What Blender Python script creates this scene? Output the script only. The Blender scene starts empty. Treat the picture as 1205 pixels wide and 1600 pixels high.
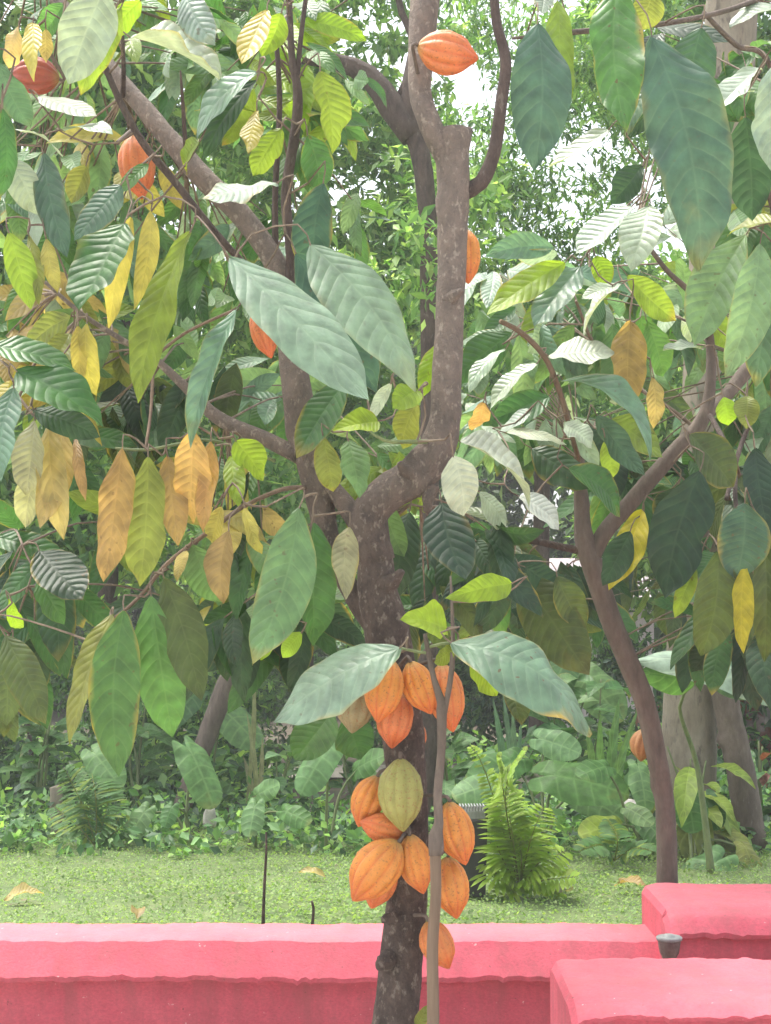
import bpy, bmesh, math, random
import numpy as np
from mathutils import Vector

S = bpy.context.scene
COL = S.collection
random.seed(7)
RNG = np.random.default_rng(11)

# ------------------------------------------------------------------ camera
F = 2323.0                       # focal length in photo pixels (1205 x 1600)
CAMZ = 1.55
PITCH = math.atan(190.0 / F)
cd = bpy.data.cameras.new('camera')
cam = bpy.data.objects.new('camera', cd)
COL.objects.link(cam)
cam.location = (0, 0, CAMZ)
cam.rotation_euler = (math.pi / 2 + PITCH, 0, 0)
cd.sensor_fit = 'VERTICAL'
cd.sensor_height = 36.0
cd.lens = 36.0 * F / 1600.0
cd.clip_start = 0.05
cd.clip_end = 400
S.camera = cam

# ------------------------------------------------------------------ world, sun, exposure
SUN_EL, SUN_AZ = math.radians(68), math.radians(-50)     # azimuth from +Y (behind the trees) towards +X
w = bpy.data.worlds.new('World')
S.world = w
w.use_nodes = True
nt = w.node_tree
bg = nt.nodes['Background']
sky = nt.nodes.new('ShaderNodeTexSky')
sky.sky_type = 'NISHITA'
sky.sun_disc = False
sky.sun_elevation = SUN_EL
sky.sun_rotation = SUN_AZ
sky.air_density = 1.0
sky.dust_density = 6.0
sky.ozone_density = 0.6
hsv = nt.nodes.new('ShaderNodeHueSaturation')
hsv.inputs['Saturation'].default_value = 0.45        # milky overcast sky
nt.links.new(sky.outputs[0], hsv.inputs['Color'])
nt.links.new(hsv.outputs[0], bg.inputs[0])
bg.inputs[1].default_value = 0.15
sd = bpy.data.lights.new('sun', 'SUN')
sd.energy = 1.0
sd.angle = math.radians(14)
sd.color = (1.0, 0.95, 0.86)
sun = bpy.data.objects.new('sun', sd)
COL.objects.link(sun)
sdir = Vector((math.sin(SUN_AZ) * math.cos(SUN_EL), math.cos(SUN_AZ) * math.cos(SUN_EL), math.sin(SUN_EL)))
sun.rotation_euler = sdir.to_track_quat('Z', 'Y').to_euler()
sun.location = (0, 4, 12)
S.view_settings.view_transform = 'Standard'
S.view_settings.look = 'None'
S.view_settings.gamma = 1.0
S.view_settings.exposure = 1.75
S.cycles.use_denoising = True
S.cycles.max_bounces = 8
S.cycles.transmission_bounces = 6
S.cycles.transparent_max_bounces = 6
try:
    S.cycles.sample_clamp_indirect = 6
except Exception:
    pass

# ------------------------------------------------------------------ helpers
CT, ST = math.cos(PITCH), math.sin(PITCH)


def P(x, y, Y):
    """photo pixel -> world point standing at distance Y in front of the camera"""
    cx, cy = (x - 602.5) / F, (800.0 - y) / F
    d = np.array([cx, CT - cy * ST, ST + cy * CT])
    return np.array([0, 0, CAMZ]) + d * (Y / d[1])


def lin(c):
    out = []
    for v in c[:3]:
        v = v / 255.0
        out.append(v / 12.92 if v <= 0.04045 else ((v + 0.055) / 1.055) ** 2.4)
    return out


def unit(v):
    n = np.linalg.norm(v)
    return v / n if n > 1e-9 else np.array([0, 0, 1.0])


def tag(o, label=None, cat=None, group=None, kind=None):
    if label: o['label'] = label
    if cat: o['category'] = cat
    if group: o['group'] = group
    if kind: o['kind'] = kind
    return o


def root(name, loc, label, cat, group=None):
    o = bpy.data.objects.new(name, None)
    o.empty_display_size = 0.1
    COL.objects.link(o)
    o.location = loc
    o['wl'] = [float(v) for v in loc]
    return tag(o, label, cat, group)


def wloc(o):
    p = np.zeros(3)
    while o is not None:
        p = p + np.array(o.location)
        o = o.parent
    return p


def mesh(name, V, Fc, mat, parent=None, origin=None, uv=None, tint=None, smooth=True):
    """one mesh object from world-space vertices; uv / tint are per vertex"""
    V = np.asarray(V, float)
    base = wloc(parent) if parent is not None else (np.asarray(origin, float) if origin is not None else np.zeros(3))
    me = bpy.data.meshes.new(name)
    me.from_pydata((V - base).tolist(), [], [tuple(int(i) for i in f) for f in Fc] if not isinstance(Fc, np.ndarray) else Fc.tolist())
    n = len(me.loops)
    if uv is not None or tint is not None:
        li = np.empty(n, dtype=np.int32)
        me.loops.foreach_get('vertex_index', li)
    if uv is not None:
        ul = me.uv_layers.new(name='UVMap')
        ul.data.foreach_set('uv', np.asarray(uv, dtype=np.float32)[li].ravel())
    if tint is not None:
        ca = me.color_attributes.new('tint', 'FLOAT_COLOR', 'POINT')
        ca.data.foreach_set('color', np.asarray(tint, dtype=np.float32).ravel())
    if smooth:
        me.polygons.foreach_set('use_smooth', np.ones(len(me.polygons), dtype=bool))
    me.materials.append(mat)
    o = bpy.data.objects.new(name, me)
    COL.objects.link(o)
    if parent is not None:
        o.parent = parent
    elif origin is not None:
        o.location = origin
    return o


class Bag:
    """collects pieces into one vertex list"""
    def __init__(self):
        self.V, self.F, self.U, self.T, self.n = [], [], [], [], 0

    def add(self, V, Fc, U=None, T=None):
        V = np.asarray(V, float)
        self.V.append(V)
        self.F.extend([[i + self.n for i in f] for f in Fc])
        self.U.append(np.asarray(U, float) if U is not None else np.zeros((len(V), 2)))
        self.T.append(np.asarray(T, float) if T is not None else np.ones((len(V), 4)))
        self.n += len(V)

    def build(self, name, mat, parent=None, origin=None, smooth=True):
        return mesh(name, np.concatenate(self.V), self.F, mat, parent, origin,
                    np.concatenate(self.U), np.concatenate(self.T), smooth)


def catmull(pts, rad, step):
    pts = [np.asarray(p, float) for p in pts]
    out, ro = [], []
    n = len(pts)
    for i in range(n - 1):
        p0, p1, p2, p3 = pts[max(i - 1, 0)], pts[i], pts[i + 1], pts[min(i + 2, n - 1)]
        k = max(2, int(np.linalg.norm(p2 - p1) / step))
        for j in range(k):
            t = j / k
            out.append(0.5 * ((2 * p1) + (p2 - p0) * t + (2 * p0 - 5 * p1 + 4 * p2 - p3) * t * t + (3 * p1 - p0 - 3 * p2 + p3) * t ** 3))
            ro.append(rad[i] * (1 - t) + rad[i + 1] * t)
    out.append(pts[-1]); ro.append(rad[-1])
    return np.array(out), np.array(ro)


def tube(pts, rad, segs=10, step=0.03, bump=0.0, seed=0, cap=True):
    C, R = catmull(pts, rad, step)
    rng = np.random.default_rng(seed + 5)
    n = len(C)
    tang = np.gradient(C, axis=0)
    V = []
    ref = np.array([0.3, -1.0, 0.1])
    ph = rng.uniform(0, 6.28, 8)
    knots = [(rng.uniform(0, n), rng.uniform(0, 6.28), rng.uniform(0.10, 0.42), rng.uniform(0.8, 1.8)) for _ in range(n // 9)] if bump >= 0.05 and segs >= 12 else []
    for i in range(n):
        t = unit(tang[i])
        s = unit(np.cross(t, ref)); b = np.cross(s, t)
        ref = b if np.linalg.norm(b) > 0.1 else ref
        for k in range(segs):
            a = 2 * math.pi * k / segs
            r = R[i]
            if bump:
                r *= 1 + bump * (math.sin(2 * a + i * 0.21 + ph[0]) * 0.5 + math.sin(3 * a - i * 0.33 + ph[1]) * 0.35
                                 + math.sin(i * 0.9 + ph[2] + a) * 0.3 + rng.normal() * 0.22)
                for (ki, ka, kh, kw) in knots:
                    if abs(i - ki) < 5:
                        r += R[i] * kh * math.exp(-((i - ki) / kw) ** 2 - ((math.remainder(a - ka, 2 * math.pi)) / 0.45) ** 2)
            V.append(C[i] + r * (math.cos(a) * s + math.sin(a) * b))
    Fc = []
    for i in range(n - 1):
        for k in range(segs):
            k2 = (k + 1) % segs
            Fc.append([i * segs + k, i * segs + k2, (i + 1) * segs + k2, (i + 1) * segs + k])
    if cap:
        V.append(C[0]); V.append(C[-1])
        a, b = n * segs, n * segs + 1
        for k in range(segs):
            k2 = (k + 1) % segs
            Fc.append([a, k2, k]); Fc.append([b, (n - 1) * segs + k, (n - 1) * segs + k2])
    return np.array(V), Fc, C


def sm(a, b, x):
    t = np.clip((x - a) / (b - a), 0, 1)
    return t * t * (3 - 2 * t)


def leaf_arrays(B, T, w, nrm, arch=0.05, fold=0.12, wave=0.012, curl=0.0, twist=0.0, nu=18, nv=8, seed=0, ragged=0.0, shape=0):
    rng = np.random.default_rng(seed)
    B = np.asarray(B, float); T = np.asarray(T, float)
    L = np.linalg.norm(T - B)
    a = (T - B) / L
    n = np.asarray(nrm, float); n = n - a * np.dot(n, a); n = unit(n)
    s = np.cross(a, n)
    u = np.linspace(0, 1, nu + 1)
    v = np.linspace(-1, 1, nv + 1)
    if shape == 0:      # long oblong leaf with a short drip tip
        f = np.sin(np.pi * u ** 0.92) ** 0.62
        f = f * (1 - 0.42 * sm(0.84, 0.99, u)) * (0.72 + 0.28 * sm(0, 0.25, u))
    elif shape == 1:    # broad young leaf
        f = np.sin(np.pi * u ** 0.75) ** 0.8
    else:
        f = np.sin(np.pi * u ** 1.1) ** 0.9
    if ragged:
        g = np.interp(u, np.linspace(0, 1, 9), rng.uniform(0, 1, 9))
    ph1, ph2 = rng.uniform(0, 6.28, 2)
    sway = rng.uniform(-0.05, 0.05)
    asy = rng.uniform(0.9, 1.1)
    vsc = rng.uniform(0.72, 1.15)
    V = np.zeros((nu + 1, nv + 1, 3)); U = np.zeros((nu + 1, nv + 1, 2))
    for i in range(nu + 1):
        ang = twist * (u[i] - 0.3)
        si = s * math.cos(ang) + n * math.sin(ang)
        ni = n * math.cos(ang) - s * math.sin(ang)
        c = B + a * L * u[i] + s * L * sway * math.sin(u[i] * math.pi) + n * L * (arch * 4 * u[i] * (1 - u[i]) - curl * u[i] ** 3)
        hw = 0.5 * w * f[i]
        for j in range(nv + 1):
            vv = v[j]
            h = hw * (asy if vv > 0 else 2 - asy)
            if ragged:
                cut = ragged * max(0.0, math.sin(7 * u[i] + ph1 + (2.1 if vv > 0 else 0)) + g[i] - 0.7)
                h = h * (1 - min(0.7, cut))
            off = fold * abs(vv) ** 1.3 * hw + wave * L * vv * vv * (math.sin(u[i] * 11 + ph1 + (1.7 if vv > 0 else 0)) + 0.6 * math.sin(u[i] * 23 + ph2))
            V[i, j] = c + si * vv * h + ni * off
            U[i, j] = (u[i] * vsc, 0.5 + 0.5 * vv)
    Fc = []
    m = nv + 1
    for i in range(nu):
        for j in range(nv):
            Fc.append([i * m + j, i * m + j + 1, (i + 1) * m + j + 1, (i + 1) * m + j])
    return V.reshape(-1, 3), Fc, U.reshape(-1, 2)


# ------------------------------------------------------------------ materials
def new_mat(name):
    m = bpy.data.materials.new(name)
    m.use_nodes = True
    n = m.node_tree
    n.nodes.clear()
    return m, n


def N(t, typ, **kw):
    nd = t.nodes.new(typ)
    for k, v in kw.items():
        if k.startswith('i_'):
            key = k[2:]
            key = int(key) if key.isdigit() else key.replace('_', ' ')
            nd.inputs[key].default_value = v
        else:
            setattr(nd, k, v)
    return nd


def MATH(t, op, a, b=None, clamp=False):
    nd = t.nodes.new('ShaderNodeMath'); nd.operation = op; nd.use_clamp = clamp
    for i, q in enumerate((a, b)):
        if q is None: continue
        if hasattr(q, 'is_linked') or hasattr(q, 'links'): t.links.new(q, nd.inputs[i])
        else: nd.inputs[i].default_value = q
    return nd.outputs[0]


def MIX(t, fac, a, b, blend='MIX'):
    nd = t.nodes.new('ShaderNodeMix'); nd.data_type = 'RGBA'; nd.blend_type = blend
    for idx, q in ((0, fac), (6, a), (7, b)):
        if hasattr(q, 'links'): t.links.new(q, nd.inputs[idx])
        elif idx == 0: nd.inputs[0].default_value = q
        else: nd.inputs[idx].default_value = (*q[:3], 1)
    return nd.outputs[2]


def leaf_material(name, rough=0.45, transl=0.34, bump=0.3, veins=11.0, spec=0.45, vein_col=0.12):
    m, t = new_mat(name)
    out = N(t, 'ShaderNodeOutputMaterial')
    att = N(t, 'ShaderNodeAttribute', attribute_name='tint')
    uvn = N(t, 'ShaderNodeUVMap')
    sep = N(t, 'ShaderNodeSeparateXYZ'); t.links.new(uvn.outputs[0], sep.inputs[0])
    geo = N(t, 'ShaderNodeNewGeometry')
    vv = MATH(t, 'ABSOLUTE', MATH(t, 'MULTIPLY_ADD', sep.outputs[1], 2.0))
    vv.node.inputs[0].links[0].from_node.inputs[2].default_value = -1.0
    no = N(t, 'ShaderNodeTexNoise', i_Scale=9.0, i_Detail=3.0)
    t.links.new(geo.outputs['Position'], no.inputs['Vector'])
    wob = MATH(t, 'MULTIPLY', MATH(t, 'SUBTRACT', no.outputs[0], 0.5), 0.05)
    ph = MATH(t, 'MULTIPLY', MATH(t, 'ADD', MATH(t, 'SUBTRACT', sep.outputs[0], MATH(t, 'MULTIPLY', MATH(t, 'POWER', vv, 1.4), 0.15)), wob), veins)
    fr = MATH(t, 'FRACT', ph)
    puff = MATH(t, 'POWER', MATH(t, 'SINE', MATH(t, 'MULTIPLY', fr, math.pi)), 0.8)       # 0 on a vein, 1 between
    vein = MATH(t, 'SUBTRACT', 1.0, MATH(t, 'SMOOTH_MIN', 1.0, MATH(t, 'MULTIPLY', puff, 2.2)), True)
    mid = MATH(t, 'SUBTRACT', 1.0, MATH(t, 'MULTIPLY', vv, 16.0), True)
    vm = MATH(t, 'MAXIMUM', vein, mid)
    fine = N(t, 'ShaderNodeTexVoronoi', i_Scale=90.0); fine.feature = 'F1'
    t.links.new(geo.outputs['Position'], fine.inputs['Vector'])
    h = MATH(t, 'ADD', MATH(t, 'MULTIPLY', puff, MATH(t, 'MINIMUM', MATH(t, 'MULTIPLY', vv, 5.0), 1.0)), MATH(t, 'MULTIPLY', fine.outputs[0], -0.22))
    bp = N(t, 'ShaderNodeBump', i_Strength=bump, i_Distance=0.009)
    t.links.new(h, bp.inputs['Height'])
    # colour: tint, blotches, pale veins, yellow-brown ageing edge (alpha of tint = how aged)
    bl = N(t, 'ShaderNodeTexNoise', i_Scale=22.0, i_Detail=4.0)
    t.links.new(geo.outputs['Position'], bl.inputs['Vector'])
    ramp = N(t, 'ShaderNodeMapRange', i_1=0.3, i_2=0.7, i_3=0.72, i_4=1.28)
    t.links.new(bl.outputs[0], ramp.inputs[0])
    vmul = N(t, 'ShaderNodeVectorMath', operation='SCALE')
    t.links.new(att.outputs['Color'], vmul.inputs[0]); t.links.new(ramp.outputs[0], vmul.inputs['Scale'])
    pale = N(t, 'ShaderNodeVectorMath', operation='MULTIPLY_ADD')
    t.links.new(att.outputs['Color'], pale.inputs[0]); pale.inputs[1].default_value = (1.5, 1.4, 1.4); pale.inputs[2].default_value = (0.05, 0.06, 0.035)
    c1 = MIX(t, MATH(t, 'MULTIPLY', vm, vein_col * 2), vmul.outputs[0], pale.outputs[0])
    edge = MATH(t, 'ADD', MATH(t, 'MULTIPLY', MATH(t, 'POWER', MATH(t, 'MAXIMUM', vv, MATH(t, 'MULTIPLY', sep.outputs[0], 0.95)), 4.0), 0.62), MATH(t, 'MULTIPLY', no.outputs[0], 1.5))
    em = N(t, 'ShaderNodeMapRange', i_1=1.15, i_2=1.5); t.links.new(edge, em.inputs[0])
    age = MATH(t, 'MULTIPLY', em.outputs[0], att.outputs['Alpha'], True)
    c2 = MIX(t, age, c1, (0.36, 0.27, 0.05))
    sp = N(t, 'ShaderNodeTexNoise', i_Scale=55.0, i_Detail=1.0); t.links.new(geo.outputs['Position'], sp.inputs['Vector'])
    sm_ = N(t, 'ShaderNodeMapRange', i_1=0.70, i_2=0.76); t.links.new(sp.outputs[0], sm_.inputs[0])
    c3 = MIX(t, MATH(t, 'MULTIPLY', sm_.outputs[0], MATH(t, 'MULTIPLY', att.outputs['Alpha'], 0.8), True), c2, (0.11, 0.06, 0.025))
    pr = N(t, 'ShaderNodeBsdfPrincipled')
    t.links.new(c3, pr.inputs['Base Color'])
    pr.inputs['Roughness'].default_value = rough
    pr.inputs['Specular IOR Level'].default_value = spec
    t.links.new(bp.outputs[0], pr.inputs['Normal'])
    tr = N(t, 'ShaderNodeBsdfTranslucent')
    tc = N(t, 'ShaderNodeVectorMath', operation='MULTIPLY')
    t.links.new(c3, tc.inputs[0]); tc.inputs[1].default_value = (1.75, 1.75, 0.95)
    t.links.new(tc.outputs[0], tr.inputs[0]); t.links.new(bp.outputs[0], tr.inputs['Normal'])
    mx = N(t, 'ShaderNodeMixShader', i_0=transl)
    t.links.new(pr.outputs[0], mx.inputs[1]); t.links.new(tr.outputs[0], mx.inputs[2])
    t.links.new(mx.outputs[0], out.inputs[0])
    return m


def small_leaf_material(name, rough=0.5, transl=0.42):
    m, t = new_mat(name)
    out = N(t, 'ShaderNodeOutputMaterial')
    att = N(t, 'ShaderNodeAttribute', attribute_name='tint')
    pr = N(t, 'ShaderNodeBsdfPrincipled', i_Roughness=rough)
    t.links.new(att.outputs['Color'], pr.inputs['Base Color'])
    tr = N(t, 'ShaderNodeBsdfTranslucent')
    tc = N(t, 'ShaderNodeVectorMath', operation='MULTIPLY')
    t.links.new(att.outputs['Color'], tc.inputs[0]); tc.inputs[1].default_value = (1.7, 1.75, 0.85)
    t.links.new(tc.outputs[0], tr.inputs[0])
    mx = N(t, 'ShaderNodeMixShader', i_0=transl)
    t.links.new(pr.outputs[0], mx.inputs[1]); t.links.new(tr.outputs[0], mx.inputs[2])
    t.links.new(mx.outputs[0], out.inputs[0])
    return m


def rough_material(name, c_a, c_b, c_c=None, scale=14, rough=0.85, bump=0.5, dist=0.01, stretch=(1, 1, 0.35), lo=0.35, hi=0.65, spots=0.62, fine=70):
    """two-tone mottled surface with lichen-like patches in a third tone"""
    m, t = new_mat(name)
    out = N(t, 'ShaderNodeOutputMaterial')
    geo = N(t, 'ShaderNodeNewGeometry')
    mp = N(t, 'ShaderNodeVectorMath', operation='MULTIPLY'); mp.inputs[1].default_value = stretch
    t.links.new(geo.outputs['Position'], mp.inputs[0])
    n1 = N(t, 'ShaderNodeTexNoise', i_Scale=scale, i_Detail=6.0, i_Roughness=0.65); t.links.new(mp.outputs[0], n1.inputs['Vector'])
    n2 = N(t, 'ShaderNodeTexNoise', i_Scale=fine, i_Detail=5.0, i_Roughness=0.7); t.links.new(mp.outputs[0], n2.inputs['Vector'])
    r1 = N(t, 'ShaderNodeMapRange', i_1=lo, i_2=hi); t.links.new(n1.outputs[0], r1.inputs[0])
    col = MIX(t, r1.outputs[0], c_a, c_b)
    if c_c is not None:
        n3 = N(t, 'ShaderNodeTexNoise', i_Scale=scale * 2.3, i_Detail=4.0, i_Roughness=0.6); t.links.new(mp.outputs[0], n3.inputs['Vector'])
        r3 = N(t, 'ShaderNodeMapRange', i_1=spots, i_2=spots + 0.1); t.links.new(n3.outputs[0], r3.inputs[0])
        col = MIX(t, r3.outputs[0], col, c_c)
    r2 = N(t, 'ShaderNodeMapRange', i_1=0.25, i_2=0.75, i_3=0.78, i_4=1.2); t.links.new(n2.outputs[0], r2.inputs[0])
    sc = N(t, 'ShaderNodeVectorMath', operation='SCALE'); t.links.new(col, sc.inputs[0]); t.links.new(r2.outputs[0], sc.inputs['Scale'])
    pr = N(t, 'ShaderNodeBsdfPrincipled', i_Roughness=rough)
    t.links.new(sc.outputs[0], pr.inputs['Base Color'])
    hh = MATH(t, 'ADD', MATH(t, 'MULTIPLY', n1.outputs[0], 1.0), MATH(t, 'MULTIPLY', n2.outputs[0], 0.6))
    bp = N(t, 'ShaderNodeBump', i_Strength=bump, i_Distance=dist); t.links.new(hh, bp.inputs['Height'])
    t.links.new(bp.outputs[0], pr.inputs['Normal'])
    t.links.new(pr.outputs[0], out.inputs[0])
    return m


def pod_material():
    m, t = new_mat('pod_skin')
    out = N(t, 'ShaderNodeOutputMaterial')
    att = N(t, 'ShaderNodeAttribute', attribute_name='tint')
    geo = N(t, 'ShaderNodeNewGeometry')
    n1 = N(t, 'ShaderNodeTexNoise', i_Scale=26.0, i_Detail=5.0, i_Roughness=0.65); t.links.new(geo.outputs['Position'], n1.inputs['Vector'])
    n2 = N(t, 'ShaderNodeTexNoise', i_Scale=170.0, i_Detail=3.0); t.links.new(geo.outputs['Position'], n2.inputs['Vector'])
    r1 = N(t, 'ShaderNodeMapRange', i_1=0.3, i_2=0.72, i_3=0.82, i_4=1.16); t.links.new(n1.outputs[0], r1.inputs[0])
    sc = N(t, 'ShaderNodeVectorMath', operation='SCALE'); t.links.new(att.outputs['Color'], sc.inputs[0]); t.links.new(r1.outputs[0], sc.inputs['Scale'])
    r2 = N(t, 'ShaderNodeMapRange', i_1=0.57, i_2=0.70, i_4=0.75); t.links.new(n2.outputs[0], r2.inputs[0])
    n4 = N(t, 'ShaderNodeTexNoise', i_Scale=38.0, i_Detail=6.0, i_Roughness=0.75); t.links.new(geo.outputs['Position'], n4.inputs['Vector'])
    r4 = N(t, 'ShaderNodeMapRange', i_1=0.62, i_2=0.74, i_4=0.6); t.links.new(n4.outputs[0], r4.inputs[0])
    col = MIX(t, r4.outputs[0], MIX(t, r2.outputs[0], sc.outputs[0], (0.25, 0.10, 0.035)), (0.30, 0.15, 0.06))
    pr = N(t, 'ShaderNodeBsdfPrincipled', i_Roughness=0.5)
    pr.inputs['Specular IOR Level'].default_value = 0.4
    t.links.new(col, pr.inputs['Base Color'])
    bp = N(t, 'ShaderNodeBump', i_Strength=0.7, i_Distance=0.004)
    t.links.new(MATH(t, 'ADD', n1.outputs[0], MATH(t, 'MULTIPLY', n2.outputs[0], 0.5)), bp.inputs['Height'])
    t.links.new(bp.outputs[0], pr.inputs['Normal'])
    t.links.new(pr.outputs[0], out.inputs[0])
    return m


M_LEAF = leaf_material('cocoa_leaf')
M_GLOSS = leaf_material('glossy_cocoa_leaf', rough=0.42, transl=0.22, bump=0.32, spec=0.6)
M_YOUNG = leaf_material('young_leaf', rough=0.5, transl=0.45, bump=0.25)
M_TARO = leaf_material('taro_leaf', rough=0.5, transl=0.32, bump=0.25, veins=6.0, spec=0.35, vein_col=0.3)
M_SMALL = small_leaf_material('small_leaf')
M_BARK = rough_material('cocoa_bark', (0.060, 0.041, 0.033), (0.145, 0.10, 0.078), (0.25, 0.20, 0.16), scale=28, stretch=(1, 1, 0.65), bump=1.0, dist=0.035, spots=0.56, fine=115)
# the older bark low down is dark, the upper limbs weather to a paler grey brown with lichen
t = M_BARK.node_tree
prn = [q for q in t.nodes if q.type == 'BSDF_PRINCIPLED'][0]
oldc = prn.inputs['Base Color'].links[0].from_socket
gb_ = N(t, 'ShaderNodeNewGeometry'); sb_ = N(t, 'ShaderNodeSeparateXYZ'); t.links.new(gb_.outputs['Position'], sb_.inputs[0])
nb_ = N(t, 'ShaderNodeTexNoise', i_Scale=9.0, i_Detail=5.0, i_Roughness=0.7); t.links.new(gb_.outputs['Position'], nb_.inputs['Vector'])
mb_ = N(t, 'ShaderNodeMapRange', i_1=1.9, i_2=2.7); t.links.new(MATH(t, 'ADD', sb_.outputs[2], MATH(t, 'MULTIPLY', nb_.outputs[0], 0.7)), mb_.inputs[0])
sc_b = N(t, 'ShaderNodeVectorMath', operation='MULTIPLY_ADD'); t.links.new(oldc, sc_b.inputs[0]); sc_b.inputs[1].default_value = (1.25, 1.25, 1.2); sc_b.inputs[2].default_value = (0.14, 0.124, 0.106)
t.links.new(MIX(t, mb_.outputs[0], oldc, sc_b.outputs[0]), prn.inputs['Base Color'])
M_BARK_DARK = rough_material('dark_bark', (0.062, 0.043, 0.036), (0.13, 0.092, 0.074), (0.20, 0.16, 0.13), scale=24, bump=1.0, dist=0.025, spots=0.62, fine=110)
M_BARK_BROWN = rough_material('brown_bark', (0.10, 0.076, 0.06), (0.17, 0.132, 0.105), (0.26, 0.225, 0.19), scale=15, spots=0.66, bump=0.7)
M_PALM = rough_material('palm_bark', (0.20, 0.165, 0.12), (0.30, 0.26, 0.20), (0.12, 0.10, 0.08), scale=5, stretch=(1.4, 1.4, 0.5), spots=0.58, fine=30)
M_TWIG = rough_material('twig_bark', (0.13, 0.09, 0.065), (0.24, 0.19, 0.13), None, scale=20, bump=0.3)
M_STAKE = rough_material('stake_wood', (0.14, 0.092, 0.06), (0.205, 0.142, 0.095), (0.10, 0.065, 0.045), scale=22, stretch=(1, 1, 0.08), spots=0.6, bump=0.35, dist=0.004)
M_STALK = rough_material('green_stalk', (0.10, 0.15, 0.05), (0.19, 0.22, 0.09), None, scale=20, bump=0.2, rough=0.6)
M_PINK = rough_material('pink_paint', (0.54, 0.078, 0.118), (0.61, 0.11, 0.15), (0.42, 0.10, 0.12), scale=4.5, stretch=(1, 1, 1.6), rough=0.75, bump=0.5, dist=0.006, spots=0.68, fine=90)
t = M_PINK.node_tree
prn = [q for q in t.nodes if q.type == 'BSDF_PRINCIPLED'][0]
oldc = prn.inputs['Base Color'].links[0].from_socket
gw = N(t, 'ShaderNodeNewGeometry')
st1 = N(t, 'ShaderNodeVectorMath', operation='MULTIPLY'); st1.inputs[1].default_value = (1.0, 1.0, 0.22); t.links.new(gw.outputs['Position'], st1.inputs[0])
g1 = N(t, 'ShaderNodeTexNoise', i_Scale=11.0, i_Detail=7.0, i_Roughness=0.72); t.links.new(st1.outputs[0], g1.inputs['Vector'])
gm = N(t, 'ShaderNodeMapRange', i_1=0.46, i_2=0.68, i_4=0.7); t.links.new(g1.outputs[0], gm.inputs[0])
cA = MIX(t, gm.outputs[0], oldc, (0.36, 0.085, 0.10))
g2 = N(t, 'ShaderNodeTexNoise', i_Scale=34.0, i_Detail=5.0, i_Roughness=0.6); t.links.new(gw.outputs['Position'], g2.inputs['Vector'])
gm2 = N(t, 'ShaderNodeMapRange', i_1=0.69, i_2=0.72, i_4=0.7); t.links.new(g2.outputs[0], gm2.inputs[0])
cB = MIX(t, gm2.outputs[0], cA, (0.78, 0.52, 0.50))
g3 = N(t, 'ShaderNodeTexNoise', i_Scale=60.0, i_Detail=3.0); t.links.new(gw.outputs['Position'], g3.inputs['Vector'])
gm3 = N(t, 'ShaderNodeMapRange', i_1=0.71, i_2=0.75, i_4=0.8); t.links.new(g3.outputs[0], gm3.inputs[0])
t.links.new(MIX(t, gm3.outputs[0], cB, (0.16, 0.06, 0.055)), prn.inputs['Base Color'])
# settled pale dust, worn paint and painted-in top light on the flat wall tops
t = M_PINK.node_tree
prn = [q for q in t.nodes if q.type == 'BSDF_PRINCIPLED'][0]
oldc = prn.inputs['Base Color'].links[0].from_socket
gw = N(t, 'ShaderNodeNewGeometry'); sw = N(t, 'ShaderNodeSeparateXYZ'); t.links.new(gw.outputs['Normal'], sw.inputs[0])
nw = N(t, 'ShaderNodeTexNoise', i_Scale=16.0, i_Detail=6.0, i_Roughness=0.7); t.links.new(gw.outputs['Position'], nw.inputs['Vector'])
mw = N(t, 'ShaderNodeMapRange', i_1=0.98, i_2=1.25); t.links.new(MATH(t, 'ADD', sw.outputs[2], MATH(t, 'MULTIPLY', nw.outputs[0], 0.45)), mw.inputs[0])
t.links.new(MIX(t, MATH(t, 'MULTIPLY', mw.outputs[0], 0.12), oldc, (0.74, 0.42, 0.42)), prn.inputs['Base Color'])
M_SOIL = rough_material('soil', (0.05, 0.038, 0.026), (0.11, 0.085, 0.055), (0.05, 0.08, 0.025), scale=3, stretch=(1, 1, 1), spots=0.55, fine=24, bump=0.8, dist=0.03)
M_LAWN = rough_material('lawn_ground', (0.09, 0.14, 0.045), (0.15, 0.20, 0.07), (0.17, 0.14, 0.085), scale=5, stretch=(1, 1, 1), spots=0.62, bump=0.6, dist=0.02)
M_PATH = rough_material('path_gravel', (0.28, 0.245, 0.20), (0.36, 0.32, 0.27), (0.20, 0.17, 0.13), scale=6, stretch=(1, 1, 1), spots=0.6)
M_STONE = rough_material('pale_stone', (0.45, 0.42, 0.38), (0.58, 0.55, 0.5), (0.25, 0.22, 0.18), scale=7, stretch=(1, 1, 1), spots=0.6)
M_DARKBOX = rough_material('dark_plastic', (0.018, 0.02, 0.02), (0.03, 0.032, 0.03), None, scale=9, rough=0.6, bump=0.15)
M_PALELID = rough_material('pale_lid', (0.22, 0.23, 0.22), (0.30, 0.31, 0.30), None, scale=9, rough=0.5, bump=0.15)
M_RUST = rough_material('rusty_metal', (0.10, 0.07, 0.06), (0.19, 0.15, 0.13), (0.34, 0.31, 0.30), scale=30, stretch=(1, 1, 1), rough=0.5, bump=0.4, dist=0.003)
M_WALLPALE = rough_material('pale_plaster', (0.50, 0.44, 0.45), (0.60, 0.54, 0.54), None, scale=3, stretch=(1, 1, 1))
M_ROOF = rough_material('grey_roof', (0.30, 0.26, 0.27), (0.40, 0.36, 0.37), None, scale=5, stretch=(1, 1, 1))
M_POD = pod_material()

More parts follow.
